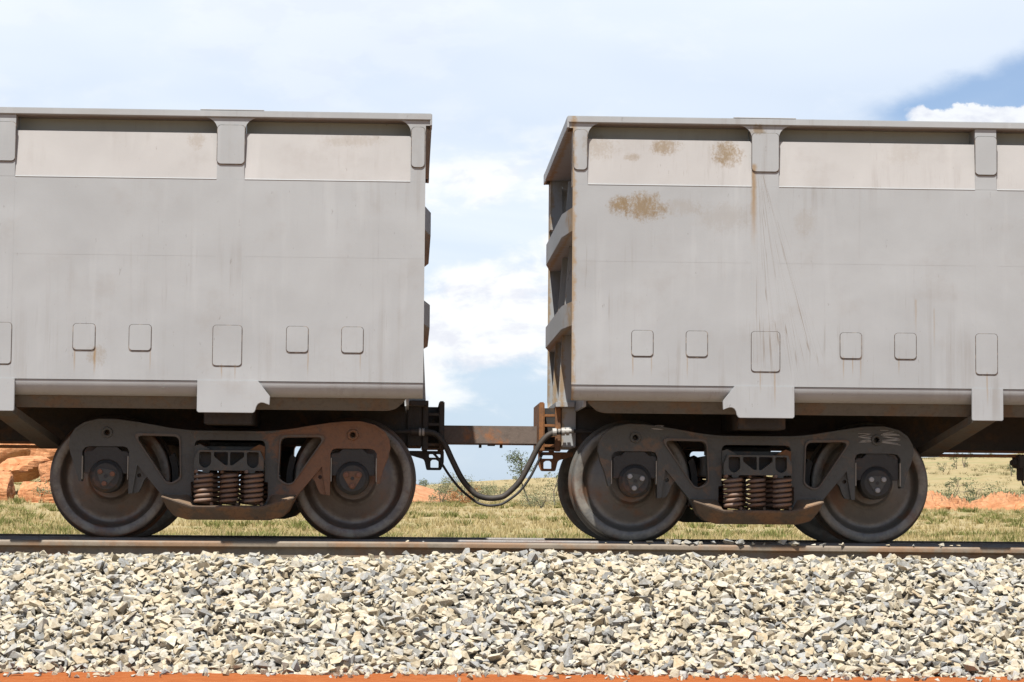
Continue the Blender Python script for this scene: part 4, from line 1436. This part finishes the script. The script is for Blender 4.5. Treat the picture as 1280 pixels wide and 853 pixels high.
def rock(name, x, y, z, sx, sy_, sz, seed, mat, label, group=None, rotz=0.0, cat='boulder'):
    rs = random.Random(seed)
    bm = bmesh.new()
    bmesh.ops.create_cube(bm, size=1.2)
    bmesh.ops.subdivide_edges(bm, edges=bm.edges, cuts=3, use_grid_fill=True)
    cuts = []
    for _ in range(9):
        nn = Vector((rs.gauss(0, 1), rs.gauss(0, 1), rs.gauss(0, 0.8))).normalized()
        cuts.append((nn, rs.uniform(0.40, 0.60)))
    bmesh.ops.subdivide_edges(bm, edges=bm.edges, cuts=2, use_grid_fill=True)
    for v in bm.verts:
        for nn, dd in cuts:
            k = v.co.dot(nn) - dd
            if k > 0:
                v.co -= nn * k
        n_ = mnoise.noise(v.co * 3 + Vector((seed, 0, 0))) * 0.045 + mnoise.noise(v.co * 9 + Vector((seed, 3, 0))) * 0.02
        crack = -0.05 if abs(((v.co.z + 0.08 * mnoise.noise(v.co * 2)) * 3.1 + seed * .37) % 1 - .5) < 0.07 else 0
        v.co *= 1 + n_ + crack
    for v in bm.verts:
        v.co = Vector((v.co.x * sx, v.co.y * sy_, v.co.z * sz))
    me = bpy.data.meshes.new(name)
    bm.to_mesh(me)
    bm.free()
    o = link(name, me, mat, smooth=28)
    o.location = (x, y, z)
    o.rotation_euler = (rs.uniform(-.15, .15), rs.uniform(-.15, .15), rotz)
    tag(o, label, cat, group)
    return o


# red boulders at the far left (metres at about 150 m behind the track)
RB = [(-25.3, 146, 0.95, 2.7, 2.4, 1.75, 31, 'square red boulder at the front of the left rock pile'),
      (-28.6, 147, 1.1, 2.0, 2.2, 2.3, 32, 'dark-sided red boulder cut by the left picture edge'),
      (-24.7, 150, 2.35, 2.6, 2.2, 1.7, 33, 'slanting orange boulder resting above the square red one'),
      (-28.0, 152, 2.75, 3.1, 2.4, 1.35, 34, 'long flat orange boulder lying across the left pile'),
      (-24.2, 158, 3.75, 2.6, 2.4, 1.9, 35, 'rounded orange boulder at the top near the wheel'),
      (-27.2, 160, 4.05, 2.4, 2.0, 1.4, 36, 'pale orange boulder under the train pipe'),
      (-30.8, 165, 4.9, 4.6, 2.6, 3.2, 39, 'big orange boulder at the very top of the left pile'),
      (-25.6, 167, 5.3, 2.9, 2.6, 2.4, 40, 'orange boulder high in the pile just below the train pipe'),
      (-22.7, 150, 1.5, 1.6, 1.6, 1.3, 37, 'small orange rock half hidden by the left wheel'),
      (-25.8, 143, 0.05, 3.6, 1.8, 0.55, 38, 'low pinkish ledge at the foot of the rock pile')]
for x, y, z, a, b, c, sd, lb in RB:
    rock('boulder', x, y, z, a * 1.02, b * 1.02, c * 1.04, sd, ROCK, lb, 'red boulders in the pile at the left', rotz=0.3 * ((sd % 5) - 2) * 0.5)


rb_ = random.Random(77)
small_rocks = sorted((rb_.uniform(-29.5, -23.0), rb_.uniform(140.5, 147), rb_.uniform(0.5, 1.1)) for _ in range(9))
for k, (x, y, q) in enumerate(small_rocks):
    rock('small_rock', x, y, terrain_h(x, y) + q * 0.3, q * 1.3, q, q * 0.8, 140 + k, ROCK, ORD[k] + ' small red rock from the left at the foot of the boulder pile', 'small rocks below the red boulders', cat='rock')

# orange earth mound seen through the gap, under the drawbar
def mound(name, x, y, rx, ry, h, seed, label, rough=0.10):
    n = 46
    vs_, fs_ = [], []
    for j in range(n + 1):
        for i in range(n + 1):
            a, b = (i / n * 2 - 1), (j / n * 2 - 1)
            r2 = a * a + b * b
            px, py = x + a * rx, y + b * ry
            k = max(0.0, 1 - r2) ** 1.3
            zz_ = terrain_h(px, py) - 0.25 + (h + 0.25) * k * (1 + 0.22 * mnoise.noise(Vector((a * 3, b * 3, seed)))) + rough * k * mnoise.noise(Vector((a * (17 if rough > .2 else 12), b * 11, seed)))
            vs_.append((px, py, zz_))
    for j in range(n):
        for i in range(n):
            q = j * (n + 1) + i
            fs_.append((q, q + 1, q + n + 2, q + n + 1))
    me = bpy.data.meshes.new(name)
    me.from_pydata(vs_, [], fs_)
    o = link(name, me, MOUND, smooth=40 if rough < .2 else 12)
    tag(o, label, 'mound', kind='structure')
    return o


mound('earth_mound', -3.5, 205, 9.5, 14, 2.2, 3, 'bare orange earth mound beside the left wagon wheel')
for x, y, a, b, h, sd, lb in ((38.4, 160, 4.4, 4.0, 1.5, 11, 'large rubbly orange outcrop beside the right wheel'), (46.4, 163, 4.6, 4.0, 1.15, 12, 'long rubbly orange outcrop right of the wheel below the bushes'), (42.2, 164, 2.6, 3.0, 0.8, 13, 'low orange rubble between the two bigger outcrops')):
    mound('orange_outcrop', x, y, a, b, h, sd, lb, 0.85)
rk2 = random.Random(8)
for k, (x, y, a, h) in enumerate([(37.2, 156.5, 1.3, 0.6), (39.8, 156.8, 1.0, 0.5), (44.2, 147, 1.5, 0.5), (46.5, 159, 1.2, 0.7)]):
    rock('orange_rock', x, y, terrain_h(x, y) + h * 0.4, a, a * 0.9, h, 90 + k, ROCK,
         ['orange rock half hidden by the right wheel', 'orange rock at the foot of the large outcrop', 'separate little orange rock in the grass below the outcrops', 'orange rock on the front of the long outcrop'][k],
         'orange rocks at the right', cat='rock')

scene.render.engine = 'CYCLES'
scene.cycles.max_bounces = 5
scene.cycles.diffuse_bounces = 2
scene.cycles.glossy_bounces = 2
scene.cycles.transmission_bounces = 2
